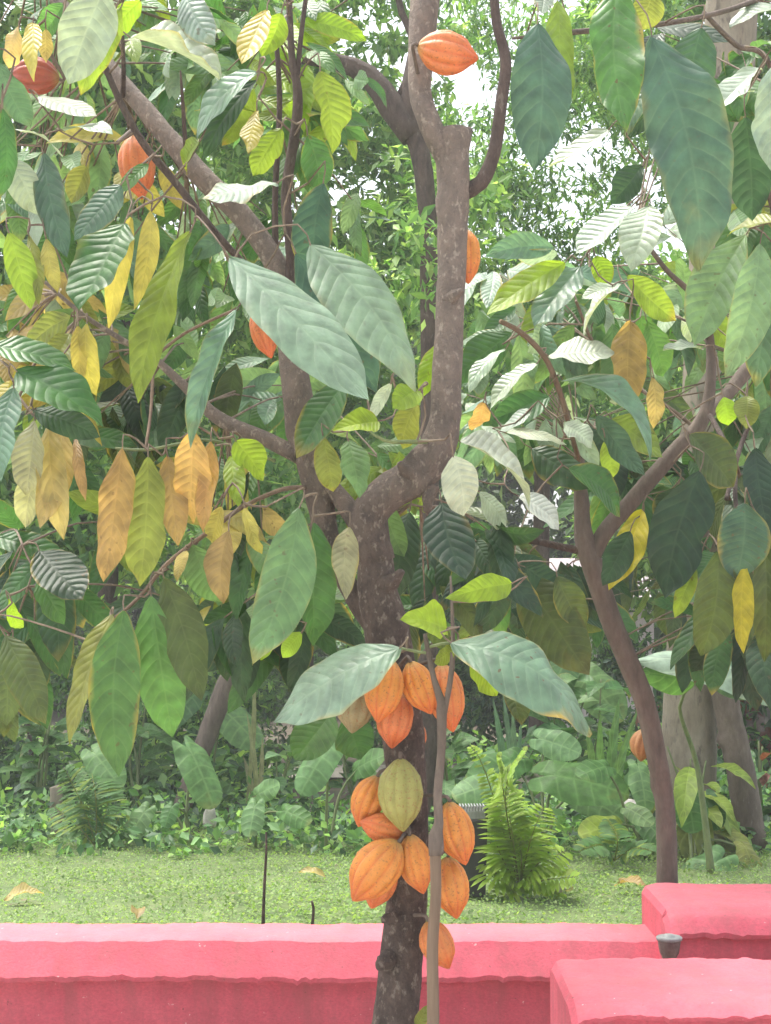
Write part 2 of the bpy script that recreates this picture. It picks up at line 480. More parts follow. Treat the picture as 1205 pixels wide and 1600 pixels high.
# ------------------------------------------------------------------ leaf colours (display sRGB -> surface colour)
K = 0.62
PAL = {
    'pale': (178, 200, 178), 'white': (205, 218, 200), 'teal': (122, 162, 132), 'dteal': (84, 122, 98), 'blue': (140, 174, 146),  # pale and white also carry sky glare in the leaf colour
    'dark': (66, 100, 66), 'vdark': (52, 82, 58), 'green': (98, 146, 76), 'dgreen': (78, 126, 68), 'mid': (120, 162, 100),
    'lime': (165, 200, 60), 'ygreen': (150, 176, 66), 'olive': (150, 160, 76), 'dolive': (92, 112, 58), 'yellow': (214, 200, 104),
    'byellow': (228, 212, 56), 'tan': (212, 190, 124), 'orange': (214, 172, 108), 'grey': (150, 172, 152), 'brown': (178, 152, 96),
    'red': (150, 84, 74), 'gtan': (176, 178, 136), 'lgreen': (150, 188, 130),
}


def tint_of(c, rng, n, aged=0.25, k=K):
    base = np.array(lin(PAL[c])) * k
    base = base * rng.uniform(0.88, 1.12) * np.array([rng.uniform(0.94, 1.06), 1, rng.uniform(0.92, 1.08)])
    return np.tile(np.array([*np.clip(base, 0.01, 0.75), aged]), (n, 1))


# ------------------------------------------------------------------ ground
def sheet(name, x0, x1, y0, y1, z, mat, nx=2, ny=2, rough=0.0):
    xs, ys = np.linspace(x0, x1, nx), np.linspace(y0, y1, ny)
    V = [(x, y, z + (RNG.normal() * rough if rough else 0)) for y in ys for x in xs]
    Fc = [[j * nx + i, j * nx + i + 1, (j + 1) * nx + i + 1, (j + 1) * nx + i] for j in range(ny - 1) for i in range(nx - 1)]
    return tag(mesh(name, V, Fc, mat), kind='structure')


GZ = 0.30
sheet('ground', -40, 40, 5.2, 60, GZ - 0.02, M_SOIL, 40, 40, 0.004)
sheet('planter_soil', -6, 6, 3.2, 5.19, 0.06, M_PATH, 60, 20, 0.012)  # never in view; soil given the pale path colour to bounce light
sheet('bounce_pavement', -40, 40, -30, 3.2, 0.0, M_STONE, 40, 20, 0.0)  # unseen pale ground, added to bounce light onto the wall and tree
sheet('lawn', -6, 6, 5.24, 9.4, GZ, M_LAWN, 40, 30, 0.003)
sheet('path', -30, 30, 13.0, 14.2, GZ + 0.012, M_PATH, 60, 4, 0.004)

# low broad-leaved turf on the lawn
bag_n = 95000
gx = RNG.uniform(-3.0, 3.0, bag_n); gy = 5.3 + 4.2 * RNG.uniform(0, 1, bag_n) ** 0.9
patch = 0.5 + 0.5 * np.sin(gx * 2.1 + 1.3 * np.sin(gy * 1.7)) * np.sin(gy * 2.6 + gx)
keep = RNG.uniform(0, 1, bag_n) < 0.72 + 0.28 * patch
gx, gy, patch = gx[keep], gy[keep], patch[keep]
n_ = len(gx)
gs = 0.006 + 0.013 * RNG.uniform(0, 1, n_) ** 2 + 0.005 * patch * (0.8 + 0.6 * patch)
gz = GZ + RNG.uniform(0.0, 0.04, n_) * (0.3 + 1.1 * patch ** 2) + 0.004
az = RNG.uniform(0, 2 * np.pi, n_); tl = RNG.uniform(-0.2, 1.1, n_)
dx = np.stack([np.cos(az) * np.cos(tl), np.sin(az) * np.cos(tl), np.sin(tl)], 1)
sx = np.stack([-np.sin(az), np.cos(az), RNG.uniform(-0.3, 0.3, n_)], 1)
c0 = np.stack([gx, gy, gz], 1)
V = np.stack([c0, c0 + (dx * 0.5 + sx * 0.42) * gs[:, None], c0 + dx * gs[:, None], c0 + (dx * 0.5 - sx * 0.42) * gs[:, None]], 1).reshape(-1, 3)
Fc = (np.arange(n_)[:, None] * 4 + np.arange(4)[None]).astype(int)
ga, gb = np.array(lin((136, 176, 96))) * 0.62, np.array(lin((174, 198, 126))) * 0.64
gc = np.array(lin((118, 150, 84))) * 0.58
mixv = np.clip(RNG.normal(0.45, 0.3, n_) + 0.2 * (patch - 0.5), 0, 1)[:, None]
tc = ga * (1 - mixv) + gb * mixv
dk = RNG.uniform(0, 1, n_) < 0.14 + 0.5 * (np.sin(gx * 3.7 + 2 * np.sin(gy * 2.9)) * np.sin(gy * 4.1 - gx * 1.3) > 0.45)
tc[dk] = gc
T4 = np.concatenate([tc, np.ones((n_, 1))], 1)
tag(mesh('grass', V, Fc, M_SMALL, tint=np.repeat(T4, 4, 0), smooth=False), 'bright yellow green broad leaved turf on the lawn behind the pink wall', 'grass', kind='stuff')


# ------------------------------------------------------------------ pink walls
def wall_mesh(name, x0, x1, prof, mat, rough, jag_idx, jag, seed, skew=0.0, label=None, cat='wall', round_end=0.0):
    """profile (Y, z) swept along x with uneven plaster; end faces closed"""
    rng = np.random.default_rng(seed)
    # refine the profile
    pr = []
    idx_map = {}
    for i in range(len(prof)):
        a = np.array(prof[i]); b = np.array(prof[(i + 1) % len(prof)])
        idx_map[i] = len(pr)
        k = max(1, int(np.linalg.norm(b - a) / 0.022)) if i < len(prof) - 3 else 2
        for j in range(k): pr.append(a + (b - a) * j / k)
    pr = np.array(pr); m = len(pr)
    n = max(20, int((x1 - x0) / 0.014))
    xs = np.linspace(x0, x1, n)
    fine = rng.normal(0, 1, n); fine = np.convolve(fine, np.ones(3) / 3, 'same') - 1.4 * (rng.uniform(0, 1, n) < 0.03)
    slow = np.convolve(rng.normal(0, 1, n), np.ones(31) / 31, 'same') * 3
    grid = rng.normal(0, 1, (n, m)); 
    for _ in range(2):
        grid = (grid + np.roll(grid, 1, 0) + np.roll(grid, -1, 0) + np.roll(grid, 1, 1) + np.roll(grid, -1, 1)) / 5
    V = np.zeros((n, m, 3))
    cy, cz = pr[:, 0].mean(), pr[:, 1].mean()
    jj = [idx_map[i] for i in jag_idx]
    for i in range(n):
        e = min(xs[i] - x0, x1 - xs[i])
        shrink = 1.0
        inset = 0.0
        if round_end and xs[i] - x0 < round_end:
            q = 1 - (xs[i] - x0) / round_end
            inset = round_end * (1 - math.sqrt(max(0, 1 - q * q)))
        for j in range(m):
            y, z = pr[j]
            y += grid[i, j] * rough + slow[i] * 0.004
            z += grid[i, j] * rough * 0.8 + slow[i] * 0.003
            if j in jj: z += fine[i] * jag + slow[i] * jag * 0.12; y += fine[i] * jag * 0.4
            y += min(inset, 0.06) * (1 if y < cy else -1) * 0.25
            if pr[j][1] > cz: z -= inset * 0.5
            V[i, j] = (xs[i], y + skew * xs[i], z)
    Fc = []
    for i in range(n - 1):
        for j in range(m):
            j2 = (j + 1) % m
            Fc.append([i * m + j, (i + 1) * m + j, (i + 1) * m + j2, i * m + j2])
    Fc.append([j for j in range(m)])
    Fc.append([(n - 1) * m + j for j in reversed(range(m))])
    o = mesh(name, V.reshape(-1, 3), Fc, mat, origin=((x0 + x1) / 2, cy, 0))
    bm = bmesh.new(); bm.from_mesh(o.data)
    for e in bm.edges:
        if len(e.link_faces) == 2 and e.calc_face_angle(0) > 0.5: e.smooth = False
    bm.to_mesh(o.data); bm.free()
    return tag(o, label, cat)


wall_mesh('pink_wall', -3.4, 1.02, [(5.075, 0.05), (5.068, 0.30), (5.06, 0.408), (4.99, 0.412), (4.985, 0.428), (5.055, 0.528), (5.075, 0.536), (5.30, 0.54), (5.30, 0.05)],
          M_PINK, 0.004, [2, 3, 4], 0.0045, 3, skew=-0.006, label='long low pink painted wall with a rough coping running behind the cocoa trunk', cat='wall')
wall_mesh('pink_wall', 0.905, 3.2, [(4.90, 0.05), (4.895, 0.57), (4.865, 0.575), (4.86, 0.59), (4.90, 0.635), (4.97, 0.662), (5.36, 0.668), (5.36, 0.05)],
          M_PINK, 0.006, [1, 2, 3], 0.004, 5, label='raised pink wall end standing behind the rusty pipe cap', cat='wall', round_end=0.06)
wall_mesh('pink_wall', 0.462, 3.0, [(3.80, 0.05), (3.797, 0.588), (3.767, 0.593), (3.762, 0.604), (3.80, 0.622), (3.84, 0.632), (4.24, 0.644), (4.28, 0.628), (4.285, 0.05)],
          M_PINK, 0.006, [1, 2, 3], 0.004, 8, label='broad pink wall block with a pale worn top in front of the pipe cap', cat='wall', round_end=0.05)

# rusty cap standing in the wall corner
cx_, cz0 = P(1046, 1489, 4.62)[0], P(1046, 1489, 4.62)[2]
def lathe(prof, ctr, segs=24):
    V, Fc = [], []
    for r, z in prof:
        for k in range(segs):
            a = 2 * math.pi * k / segs
            V.append((ctr[0] + r * math.cos(a), ctr[1] + r * math.sin(a), ctr[2] + z))
    for i in range(len(prof) - 1):
        for k in range(segs):
            k2 = (k + 1) % segs
            Fc.append([i * segs + k, i * segs + k2, (i + 1) * segs + k2, (i + 1) * segs + k])
    return V, Fc
cap = root('pipe_cap', (cx_, 4.62, cz0 - 0.25), 'rusty round metal pipe cap in the corner between the pink walls', 'pipe cap')
V, Fc = lathe([(0.0, -0.3), (0.022, -0.3), (0.022, -0.012), (0.026, -0.004), (0.029, 0.0), (0.034, 0.03), (0.0345, 0.036)], (cx_, 4.62, cz0))
mesh('pipe', V, Fc, M_RUST, cap)
V, Fc = lathe([(0.0345, 0.037), (0.039, 0.039), (0.040, 0.047), (0.036, 0.05), (0.022, 0.047), (0.018, 0.052), (0.014, 0.056), (0.0, 0.057)], (cx_, 4.62, cz0))
mesh('rim', V, Fc, M_PALELID, cap)

# ------------------------------------------------------------------ cocoa trees
def px_tube(spec, Y, segs=14, step=0.025, bump=0.06, seed=0):
    """spec: (x, y, width_px[, Y]) list"""
    pts, rad = [], []
    for s in spec:
        yy = s[3] if len(s) > 3 else Y
        pts.append(P(s[0], s[1], yy)); rad.append(s[2] / 2.0 / (F / yy))
    return tube(pts, rad, segs, step, bump, seed)


class CocoaTree:
    def __init__(self, name, base, label, group):
        self.r = root(name, tuple(base), label, 'tree', group)
        self.sk = []
        self.leaves = []

    def limb(self, name, spec, Y, mat, seed=0, bump=0.06, segs=14, label=None, step=0.025):
        V, Fc, C = px_tube(spec, Y, segs, step, bump, seed)
        o = mesh(name, V, Fc, mat, self.r)
        if label: o['label'] = label
        self.sk.extend(list(C[::3]))
        return o

    def grow_leaves(self, specs, seed, dy=0.12):
        """specs: (base x, base y, tip x, tip y, width px, Y, colour, options)"""
        rng = np.random.default_rng(seed)
        todo = []
        for k, s in enumerate(specs):
            bx, by, tx, ty, wp, Y, col = s[:7]
            op = dict(s[7]) if len(s) > 7 else {}
            Bp = P(bx, by, Y)
            Tp = P(tx, ty, Y + op.get('dy', rng.uniform(-dy, dy)))
            todo.append((Bp, Tp, wp / (F / Y), col, op, k))
        for Bp, Tp, wm, col, op, k in todo:
            a = unit(Tp - Bp)
            if 'n' in op: nrm = np.array(op['n'], float)
            elif op.get('up'): nrm = np.array([rng.uniform(-0.25, 0.25), -0.62, 1.0])
            else: nrm = np.array([rng.uniform(-0.45, 0.45), -1.0, rng.uniform(0.05, 0.6)])
            n = unit(nrm - a * np.dot(nrm, a)); s = np.cross(a, n)
            pr = max(0.5, math.hypot(s[0], s[2]))
            kind = op.get('m', 'g' if col in ('pale', 'white', 'teal', 'blue', 'grey') else ('y' if col in ('lime', 'ygreen', 'byellow') else 'l'))
            mat = {'g': M_GLOSS, 'l': M_LEAF, 'y': M_YOUNG}[kind]
            big = np.linalg.norm(Tp - Bp) > 0.28
            V, Fc, U = leaf_arrays(Bp, Tp, wm / pr, nrm, arch=op.get('arch', rng.uniform(0.0, 0.08)), fold=op.get('fold', rng.uniform(-0.15, 0.35)),
                                   wave=op.get('wave', rng.uniform(0.006, 0.028)), curl=op.get('curl', rng.uniform(-0.1, 0.22)), twist=op.get('twist', rng.uniform(-0.8, 0.8)),
                                   nu=26 if big else 18, nv=10 if big else 8, seed=seed * 997 + k, ragged=op.get('rag', 0.22 if rng.uniform() < 0.4 else 0.0), shape=op.get('shape', 0))
            T4 = tint_of(col, rng, len(V), op.get('age', rng.choice([0.0, 0.08, 0.2, 0.6])))
            lf = mesh('leaf', V, Fc, mat, self.r, uv=U, tint=T4)
            lab = {'yellow': 'yellow leaf', 'byellow': 'bright yellow leaf', 'tan': 'dry tan leaf', 'orange': 'orange tan leaf', 'brown': 'brown leaf',
                   'lime': 'young lime green leaf', 'white': 'pale glossy leaf', 'red': 'dull red leaf', 'olive': 'yellowing olive leaf'}.get(col)
            if lab: lf['label'] = lab
            self.leaves.append((Bp, a, lf))

    def stalks(self, seed, maxlen=0.6):
        """join every leaf base to the nearest wood or earlier stalk"""
        rng = np.random.default_rng(seed)
        left = list(self.leaves)
        sk = np.array(self.sk)
        while left:
            d = [np.linalg.norm(sk - L[0], axis=1) for L in left]
            best = int(np.argmin([x.min() for x in d]))
            Bp, a, lf = left.pop(best)
            q = sk[int(np.argmin(d[best]))]
            Ld = np.linalg.norm(q - Bp)
            b1 = Bp - a * min(0.05, Ld * 0.3) + np.array([0, 0.0, 0.01])
            mid = (b1 + q) / 2 + np.array([rng.normal() * 0.02, 0.03, rng.normal() * 0.02 + 0.03 * Ld])
            rr = 0.0022
            V, Fc, C = tube([Bp + a * 0.004, b1, mid, q], [rr * 0.9, rr, rr * 1.25, rr * 1.7], 5, 0.05, 0, 1, cap=False)
            mesh('stalk', V, Fc, M_TWIG, lf)
            sk = np.concatenate([sk, C[1:]])
        self.sk = list(sk)

    def foliage(self, clusters, seed, label=None):
        """the leaves beyond the hundred that show largest, as one part"""
        rng = np.random.default_rng(seed)
        b = Bag(); tw = Bag()
        sk = np.array(self.sk)
        for (cx, cy, rx, ry, cnt, Y0, Y1, cols, size) in clusters:
            nb = max(1, int(cnt * 1.6) // 5)
            for q in range(nb):
                Y = rng.uniform(Y0, Y1)
                hx, hy = cx + rng.normal() * rx * 0.6, cy + rng.normal() * ry * 0.6
                hub = P(hx, hy, Y)
                src = sk[int(np.argmin(np.linalg.norm(sk - hub, axis=1)))]
                colb = rng.choice(cols)
                twv, twf, _ = tube([hub, (hub + src) / 2 + np.array([0, 0.04, 0.03]), src], [0.002, 0.003, 0.004], 5, 0.08, 0, 0, cap=False)
                tw.add(twv, twf)
                dirn = unit(np.array([rng.normal(), rng.normal() * 0.6, rng.normal() * 0.3]))
                for k in range(min(5, cnt)):
                    B0 = hub + dirn * (k - 2) * 0.035
                    L = size * rng.uniform(0.7, 1.15)
                    out = unit(np.array([rng.normal() * 0.55, rng.normal() * 0.5 - 0.1, -0.75 + rng.normal() * 0.45]))
                    T0 = B0 + out * L
                    nrm = np.array([rng.normal() * 0.5, -0.8, 0.4 + rng.normal() * 0.4])
                    V, Fc, U = leaf_arrays(B0, T0, L * rng.uniform(0.3, 0.38), nrm, arch=rng.uniform(0, 0.1), fold=rng.uniform(-0.2, 0.4), wave=0.012,
                                           curl=rng.uniform(-0.05, 0.15), twist=rng.uniform(-0.6, 0.6), nu=10, nv=4, seed=int(rng.integers(1e6)))
                    col = colb if rng.uniform() < 0.7 else rng.choice(cols)
                    b.add(V, Fc, U, tint_of(col, rng, len(V), rng.choice([0.1, 0.4, 0.8])))
        o = b.build('foliage', M_LEAF, self.r); o['kind'] = 'stuff'
        if label: o['label'] = label
        o2 = tw.build('twigs', M_TWIG, self.r); o2['kind'] = 'stuff'


TG = 'cocoa trees'
# --- the fruiting tree in front
YM = 3.9
main = CocoaTree('cocoa_tree', P(612, 1720, YM), 'fruiting cocoa tree with a forked trunk and orange pods clustered low on it', TG)
main.limb('trunk', [(608, 1740, 84), (613, 1660, 76), (622, 1560, 68), (631, 1460, 63), (637, 1380, 60), (638, 1290, 62), (635, 1210, 64), (627, 1130, 66), (617, 1050, 66), (604, 985, 70), (591, 930, 62), (588, 885, 56), (583, 850, 54), (578, 815, 56)], YM, M_BARK, 1, 0.05, 22)
main.limb('branch', [(592, 880, 56), (574, 815, 62), (602, 775, 60), (645, 745, 62), (678, 712, 60), (694, 660, 48), (698, 600, 47), (703, 500, 46), (706, 400, 48), (708, 300, 52), (707, 245, 54), (706, 222, 62), (705, 204, 56)], YM, M_BARK, 2, 0.07, 20, 'thick right fork rising to a cut stump')
main.limb('branch', [(592, 985, 40, 3.93), (550, 925, 32, 3.95), (524, 872, 34, 3.95), (508, 825, 40, 3.95), (497, 765, 48, 3.95), (480, 690, 50, 3.95), (464, 610, 46, 3.95), (452, 520, 40, 3.97), (438, 430, 36, 4.0), (385, 345, 36, 4.0), (312, 272, 34, 4.0), (225, 170, 30, 4.05), (150, 80, 26, 4.1), (90, 0, 22, 4.15), (40, -70, 18, 4.2)], YM, M_BARK, 3, 0.07, 18, 'left fork bending away to the upper left')
main.limb('branch', [(500, 742, 22, 3.93), (530, 775, 30, 3.92), (560, 815, 36, 3.9)], YM, M_BARK, 4, 0.12, 12)
main.limb('branch', [(702, 255, 34), (672, 195, 36, 3.88), (656, 140, 36, 3.9), (660, 70, 46, 3.93), (664, 0, 50, 3.95), (668, -80, 46, 4.0)], YM, M_BARK, 6, 0.08, 16)
for kq, kn in enumerate(([(716, 232, 30), (728, 212, 20), (735, 200, 9)], [(694, 232, 28), (684, 210, 17), (677, 198, 8)], [(648, 748, 30, 3.87), (632, 733, 18, 3.84), (624, 722, 8, 3.83)], [(672, 765, 30, 3.88), (668, 790, 16, 3.86), (664, 800, 8, 3.86)], [(700, 470, 26, 3.88), (716, 458, 13, 3.84), (722, 452, 6, 3.83)], [(604, 915, 34, 3.87), (622, 900, 18, 3.84), (630, 892, 8, 3.83)], [(608, 1500, 34, 3.86), (596, 1508, 20, 3.83), (590, 1512, 10, 3.82)], [(640, 1430, 30, 3.87), (604, 1436, 20, 3.85), (600, 1440, 8, 3.85)])):
    main.limb('knot', kn, YM, M_BARK, 300 + kq, 0.2, 12, step=0.008)
main.limb('branch', [(722, 302, 26), (752, 285, 24), (772, 240, 21), (782, 170, 20), (790, 95, 19), (776, 35, 16), (770, -40, 14)], YM, M_BARK_DARK, 7, 0.06, 12)
main.limb('branch', [(448, 500, 16, 3.98), (455, 400, 17, 3.97), (447, 305, 16, 3.96), (466, 165, 17, 3.95), (456, 85, 12, 3.95), (450, -40, 10, 3.95)], YM, M_BARK_DARK, 8, 0.08, 10)
main.limb('branch', [(464, 130, 9, 3.95), (470, 60, 8, 3.95), (482, -30, 7, 3.95)], YM, M_BARK_DARK, 9, 0.06, 8)
main.limb('branch', [(432, 420, 12, 4.0), (430, 310, 10, 4.0), (437, 160, 9, 4.0), (430, 40, 8, 4.0)], YM, M_BARK_DARK, 10, 0.06, 8)
main.limb('branch', [(430, 455, 11, 3.9), (355, 385, 12, 3.82), (270, 280, 12, 3.78), (212, 205, 12, 3.76), (158, 85, 10, 3.75), (140, -30, 8, 3.75)], YM, M_BARK_DARK, 11, 0.06, 10, 'thin dark branch crossing the left fork')
main.limb('branch', [(468, 712, 28, 3.95), (405, 682, 24, 4.0), (340, 652, 22, 4.05), (285, 600, 15, 4.05), (240, 560, 11, 4.05), (190, 530, 9, 4.0), (130, 492, 8, 3.95), (70, 440, 6, 3.9)], YM, M_BARK, 12, 0.07, 10)
main.limb('branch', [(186, -40, 4, 3.9), (193, 90, 7, 3.95), (192, 150, 9, 4.05)], YM, M_BARK_DARK, 13, 0.04, 8)
main.limb('branch', [(292, 262, 9, 4.02), (287, 180, 7, 3.95), (282, 110, 3, 3.9)], YM, M_BARK_DARK, 14, 0.04, 8)
main.limb('twig', [(478, 762, 8, 3.93), (440, 765, 7, 3.85), (380, 792, 7, 3.8), (330, 828, 8, 3.75), (262, 880, 7, 3.7), (225, 925, 6, 3.68), (190, 958, 5, 3.66), (160, 975, 4, 3.66)], YM, M_STAKE, 15, 0.05, 8, 'pale twig carrying the hanging green leaves')
main.limb('twig', [(240, 560, 6, 4.0), (236, 640, 5, 3.9), (228, 700, 5, 3.8)], YM, M_STAKE, 16, 0.04, 6)
main.limb('twig', [(180, 700, 4, 3.8), (228, 703, 5, 3.8), (300, 690, 5, 3.8), (340, 690, 5, 3.82), (430, 720, 6, 3.9)], YM, M_STALK, 17, 0.04, 6)
main.limb('twig', [(130, 492, 6, 3.95), (60, 560, 5, 3.85), (30, 620, 5, 3.8)], YM, M_TWIG, 18, 0.04, 6)
main.limb('twig', [(240, 560, 5, 4.02), (290, 520, 5, 4.0), (372, 482, 5, 3.9)], YM, M_STAKE, 19, 0.04, 6)
main.limb('twig', [(30, 620, 5, 3.8), (60, 655, 5, 3.78), (120, 680, 4, 3.76)], YM, M_TWIG, 20, 0.04, 6)
main.limb('twig', [(680, 690, 8), (640, 690, 7, 3.8), (600, 688, 6, 3.75), (560, 660, 5, 3.75)], YM, M_STALK, 21, 0.04, 6)
UP = {'up': 1}
main_leaves = [
    (165, -20, 112, 133, 92, 3.4, 'pale', {'n': (0.3, -1, 0.5), 'fold': 0.1}),
    (190, 10, 125, 148, 55, 3.55, 'ygreen'),
    (30, 40, 8, 105, 42, 3.7, 'tan', {'m': 'y'}), (52, 35, 45, 108, 34, 3.72, 'yellow'), (72, 45, 70, 98, 26, 3.74, 'tan'),
    (-2, 98, 50, 198, 48, 3.5, 'dteal'),
    (60, 150, 152, 182, 46, 3.7, 'white', UP), (100, 205, 174, 194, 38, 3.72, 'pale', UP), (10, 200, 102, 222, 32, 3.6, 'white', UP),
    (4, 168, 3, 308, 34, 3.45, 'dgreen'), (68, 238, 108, 405, 52, 3.65, 'dteal'), (12, 245, 58, 335, 52, 3.62, 'pale'),
    (202, 58, 346, 128, 82, 3.6, 'white', {'up': 1, 'wave': 0.035, 'fold': 0.4}), (290, -12, 338, 72, 55, 3.75, 'grey'),
    (402, 112, 300, 212, 62, 3.6, 'teal', {'n': (-0.2, -0.9, 0.7)}), (402, 125, 318, 248, 48, 3.7, 'dark'),
    (402, 172, 391, 245, 36, 3.72, 'yellow', {'rag': 0.5}), (418, 15, 382, 108, 46, 3.75, 'yellow'), (312, 220, 278, 266, 46, 3.7, 'ygreen'),
    (434, 286, 318, 318, 52, 3.65, 'pale', {'up': 1, 'wave': 0.03}), (232, 255, 187, 302, 30, 3.62, 'green'), (135, 258, 108, 318, 42, 3.8, 'olive'),
    (190, 288, 112, 372, 64, 3.55, 'dteal'), (195, 348, 128, 492, 92, 3.5, 'dgreen', {'n': (-0.3, -1, 0.4)}),
    (236, 328, 214, 472, 33, 3.62, 'yellow', {'m': 'y'}), (206, 338, 172, 510, 38, 3.64, 'yellow', {'m': 'y'}),
    (297, 362, 215, 630, 60, 3.5, 'ygreen', {'m': 'l', 'arch': 0.06}), (14, 362, 48, 484, 44, 3.55, 'ygreen'), (72, 372, 90, 458, 27, 3.6, 'yellow'),
    (45, 368, 60, 472, 24, 3.62, 'olive'), (112, 494, 40, 545, 50, 3.8, 'olive'), (110, 520, 70, 580, 45, 3.82, 'olive'),
    (136, 504, 147, 620, 44, 3.6, 'yellow', {'m': 'y'}), (122, 508, 128, 600, 24, 3.62, 'yellow'),
    (-12, 540, 120, 572, 54, 3.5, 'dgreen', {'n': (0.1, -0.7, 0.9)}), (25, 580, 162, 664, 80, 3.45, 'dgreen', {'n': (0.2, -0.8, 0.8)}), (50, 640, 158, 684, 46, 3.55, 'dark'),
    (22, 605, -4, 748, 64, 3.5, 'teal'), (55, 655, 40, 774, 54, 3.55, 'gtan', {'m': 'g', 'n': (-0.5, -1, 0.4)}),
    (76, 662, 95, 840, 48, 3.6, 'tan', {'m': 'y'}), (98, 668, 62, 828, 50, 3.66, 'tan'), (118, 684, 131, 780, 20, 3.6, 'orange'), (62, 720, 40, 828, 40, 3.68, 'gtan'),
    (192, 698, 172, 908, 60, 3.6, 'orange', {'m': 'y', 'arch': 0.05}), (232, 712, 222, 918, 70, 3.64, 'olive', {'m': 'y'}), (262, 712, 276, 852, 48, 3.68, 'brown'),
    (302, 672, 287, 824, 66, 3.58, 'orange', {'m': 'y'}), (330, 688, 319, 828, 36, 3.64, 'orange', {'m': 'y'}),
    (368, 688, 412, 752, 52, 3.7, 'lime', {'rag': 0.3, 'shape': 1}), (362, 712, 372, 785, 34, 3.74, 'lime'),
    (358, 828, 347, 944, 46, 3.6, 'brown', {'m': 'l'}), (346, 790, 328, 852, 34, 3.66, 'yellow'), (382, 792, 409, 865, 26, 3.62, 'yellow', {'rag': 0.5}), (290, 860, 275, 905, 22, 3.7, 'yellow'),
    (300, 850, 342, 946, 58, 3.72, 'mid'),
    (194, 952, 186, 1214, 78, 3.58, 'green', {'n': (0.15, -1, 0.25)}), (236, 930, 263, 1165, 78, 3.62, 'green', {'n': (-0.1, -1, 0.3)}), (256, 902, 312, 1092, 70, 3.66, 'dolive', {'m': 'y'}),
    (176, 958, 104, 1158, 52, 3.66, 'olive'), (158, 1035, 150, 1170, 26, 3.7, 'yellow'),
    (468, 792, 392, 1040, 84, 3.62, 'mid', {'n': (0.25, -1, 0.3), 'm': 'g'}), (490, 815, 502, 1018, 68, 3.68, 'dgreen'),
    (464, 962, 408, 1032, 18, 3.6, 'lime'), (472, 988, 440, 1028, 28, 3.62, 'lime'),
    (546, 822, 540, 937, 44, 3.72, 'gtan', {'m': 'l'}),
    (358, 402, 568, 642, 104, 3.4, 'blue', {'n': (0.45, -1, 0.55), 'arch': 0.06, 'fold': -0.1, 'wave': 0.008}),
    (484, 382, 654, 606, 116, 3.5, 'blue', {'n': (0.35, -1, 0.5), 'arch': 0.05, 'fold': -0.1, 'wave': 0.008}),
    (462, 395, 598, 606, 90, 3.75, 'dteal', {'m': 'l'}), (505, 285, 488, 440, 66, 3.85, 'dteal', {'m': 'l'}), (545, 590, 470, 720, 60, 3.8, 'dgreen'),
    (592, 658, 524, 664, 46, 3.6, 'lime', {'shape': 1}), (655, 610, 612, 640, 44, 3.7, 'lime'), (684, 538, 660, 620, 34, 3.95, 'lime'),
    (545, 688, 562, 778, 52, 3.72, 'mid'), (505, 682, 520, 770, 42, 3.78, 'olive'), (652, 628, 628, 704, 46, 3.8, 'olive', {'m': 'y'}), (612, 598, 582, 655, 22, 3.66, 'white'),
    (372, 480, 275, 676, 40, 3.6, 'teal', {'fold': 0.6}),
    (708, 712, 724, 806, 64, 3.7, 'white', {'n': (0.1, -0.9, 0.7)}), (690, 785, 726, 912, 78, 4.1, 'vdark'), (640, 800, 622, 932, 62, 4.2, 'dark'), (600, 780, 632, 870, 45, 4.1, 'mid'),
    (650, 1604, 668, 1572, 20, 3.85, 'olive'),
    (100, 5, 60, 60, 40, 3.8, 'green'), (220, 0, 170, 60, 40, 3.8, 'lime'), (440, 20, 410, 90, 44, 3.85, 'lime'), (500, 110, 520, 240, 60, 3.85, 'ygreen', {'rag': 0.4}), (480, 210, 500, 300, 56, 3.86, 'dgreen'), (440, 200, 395, 275, 48, 3.82, 'ygreen'),
    (60, 860, 130, 945, 70, 3.9, 'vdark'), (12, 935, 40, 992, 22, 3.9, 'lime'), (60, 905, 100, 972, 42, 3.92, 'green'), (8, 992, 74, 1132, 64, 3.85, 'dolive'), (20, 1000, 20, 1130, 50, 3.9, 'dolive'),
]
main.grow_leaves(main_leaves, 21)
main.stalks(31)
G1, G2, G3 = ['green', 'dgreen', 'mid', 'teal', 'pale', 'lgreen'], ['yellow', 'olive', 'ygreen', 'green', 'tan', 'mid'], ['vdark', 'dark', 'dgreen', 'dolive']
main.foliage([
    (80, 60, 120, 90, 40, 4.1, 5.0, G1 + ['lgreen'], 0.19), (300, 60, 140, 80, 56, 4.2, 5.0, G1 + ['ygreen', 'lgreen'], 0.19), (460, 120, 60, 110, 30, 4.2, 4.8, ['ygreen', 'lime', 'green'], 0.22),
    (80, 300, 110, 110, 65, 4.2, 5.0, G1 + G2, 0.19), (260, 430, 110, 110, 50, 4.3, 5.1, G1, 0.19), (60, 520, 100, 100, 50, 4.1, 4.9, G2, 0.2), (420, 330, 90, 110, 30, 4.6, 5.4, G1 + ['lgreen'], 0.17),
    (180, 620, 120, 80, 35, 4.3, 5.0, G3, 0.25), (420, 620, 90, 60, 20, 4.4, 5.2, G1, 0.2), (330, 780, 110, 90, 30, 4.2, 4.9, G2 + G3, 0.22),
    (40, 900, 80, 120, 30, 4.1, 5.0, G3, 0.26), (430, 940, 90, 80, 30, 4.2, 4.9, ['dgreen', 'mid', 'dark'], 0.25), (560, 700, 60, 60, 15, 4.2, 4.6, G2, 0.2),
    (700, 860, 60, 90, 20, 4.4, 5.0, G3, 0.26)], 41)

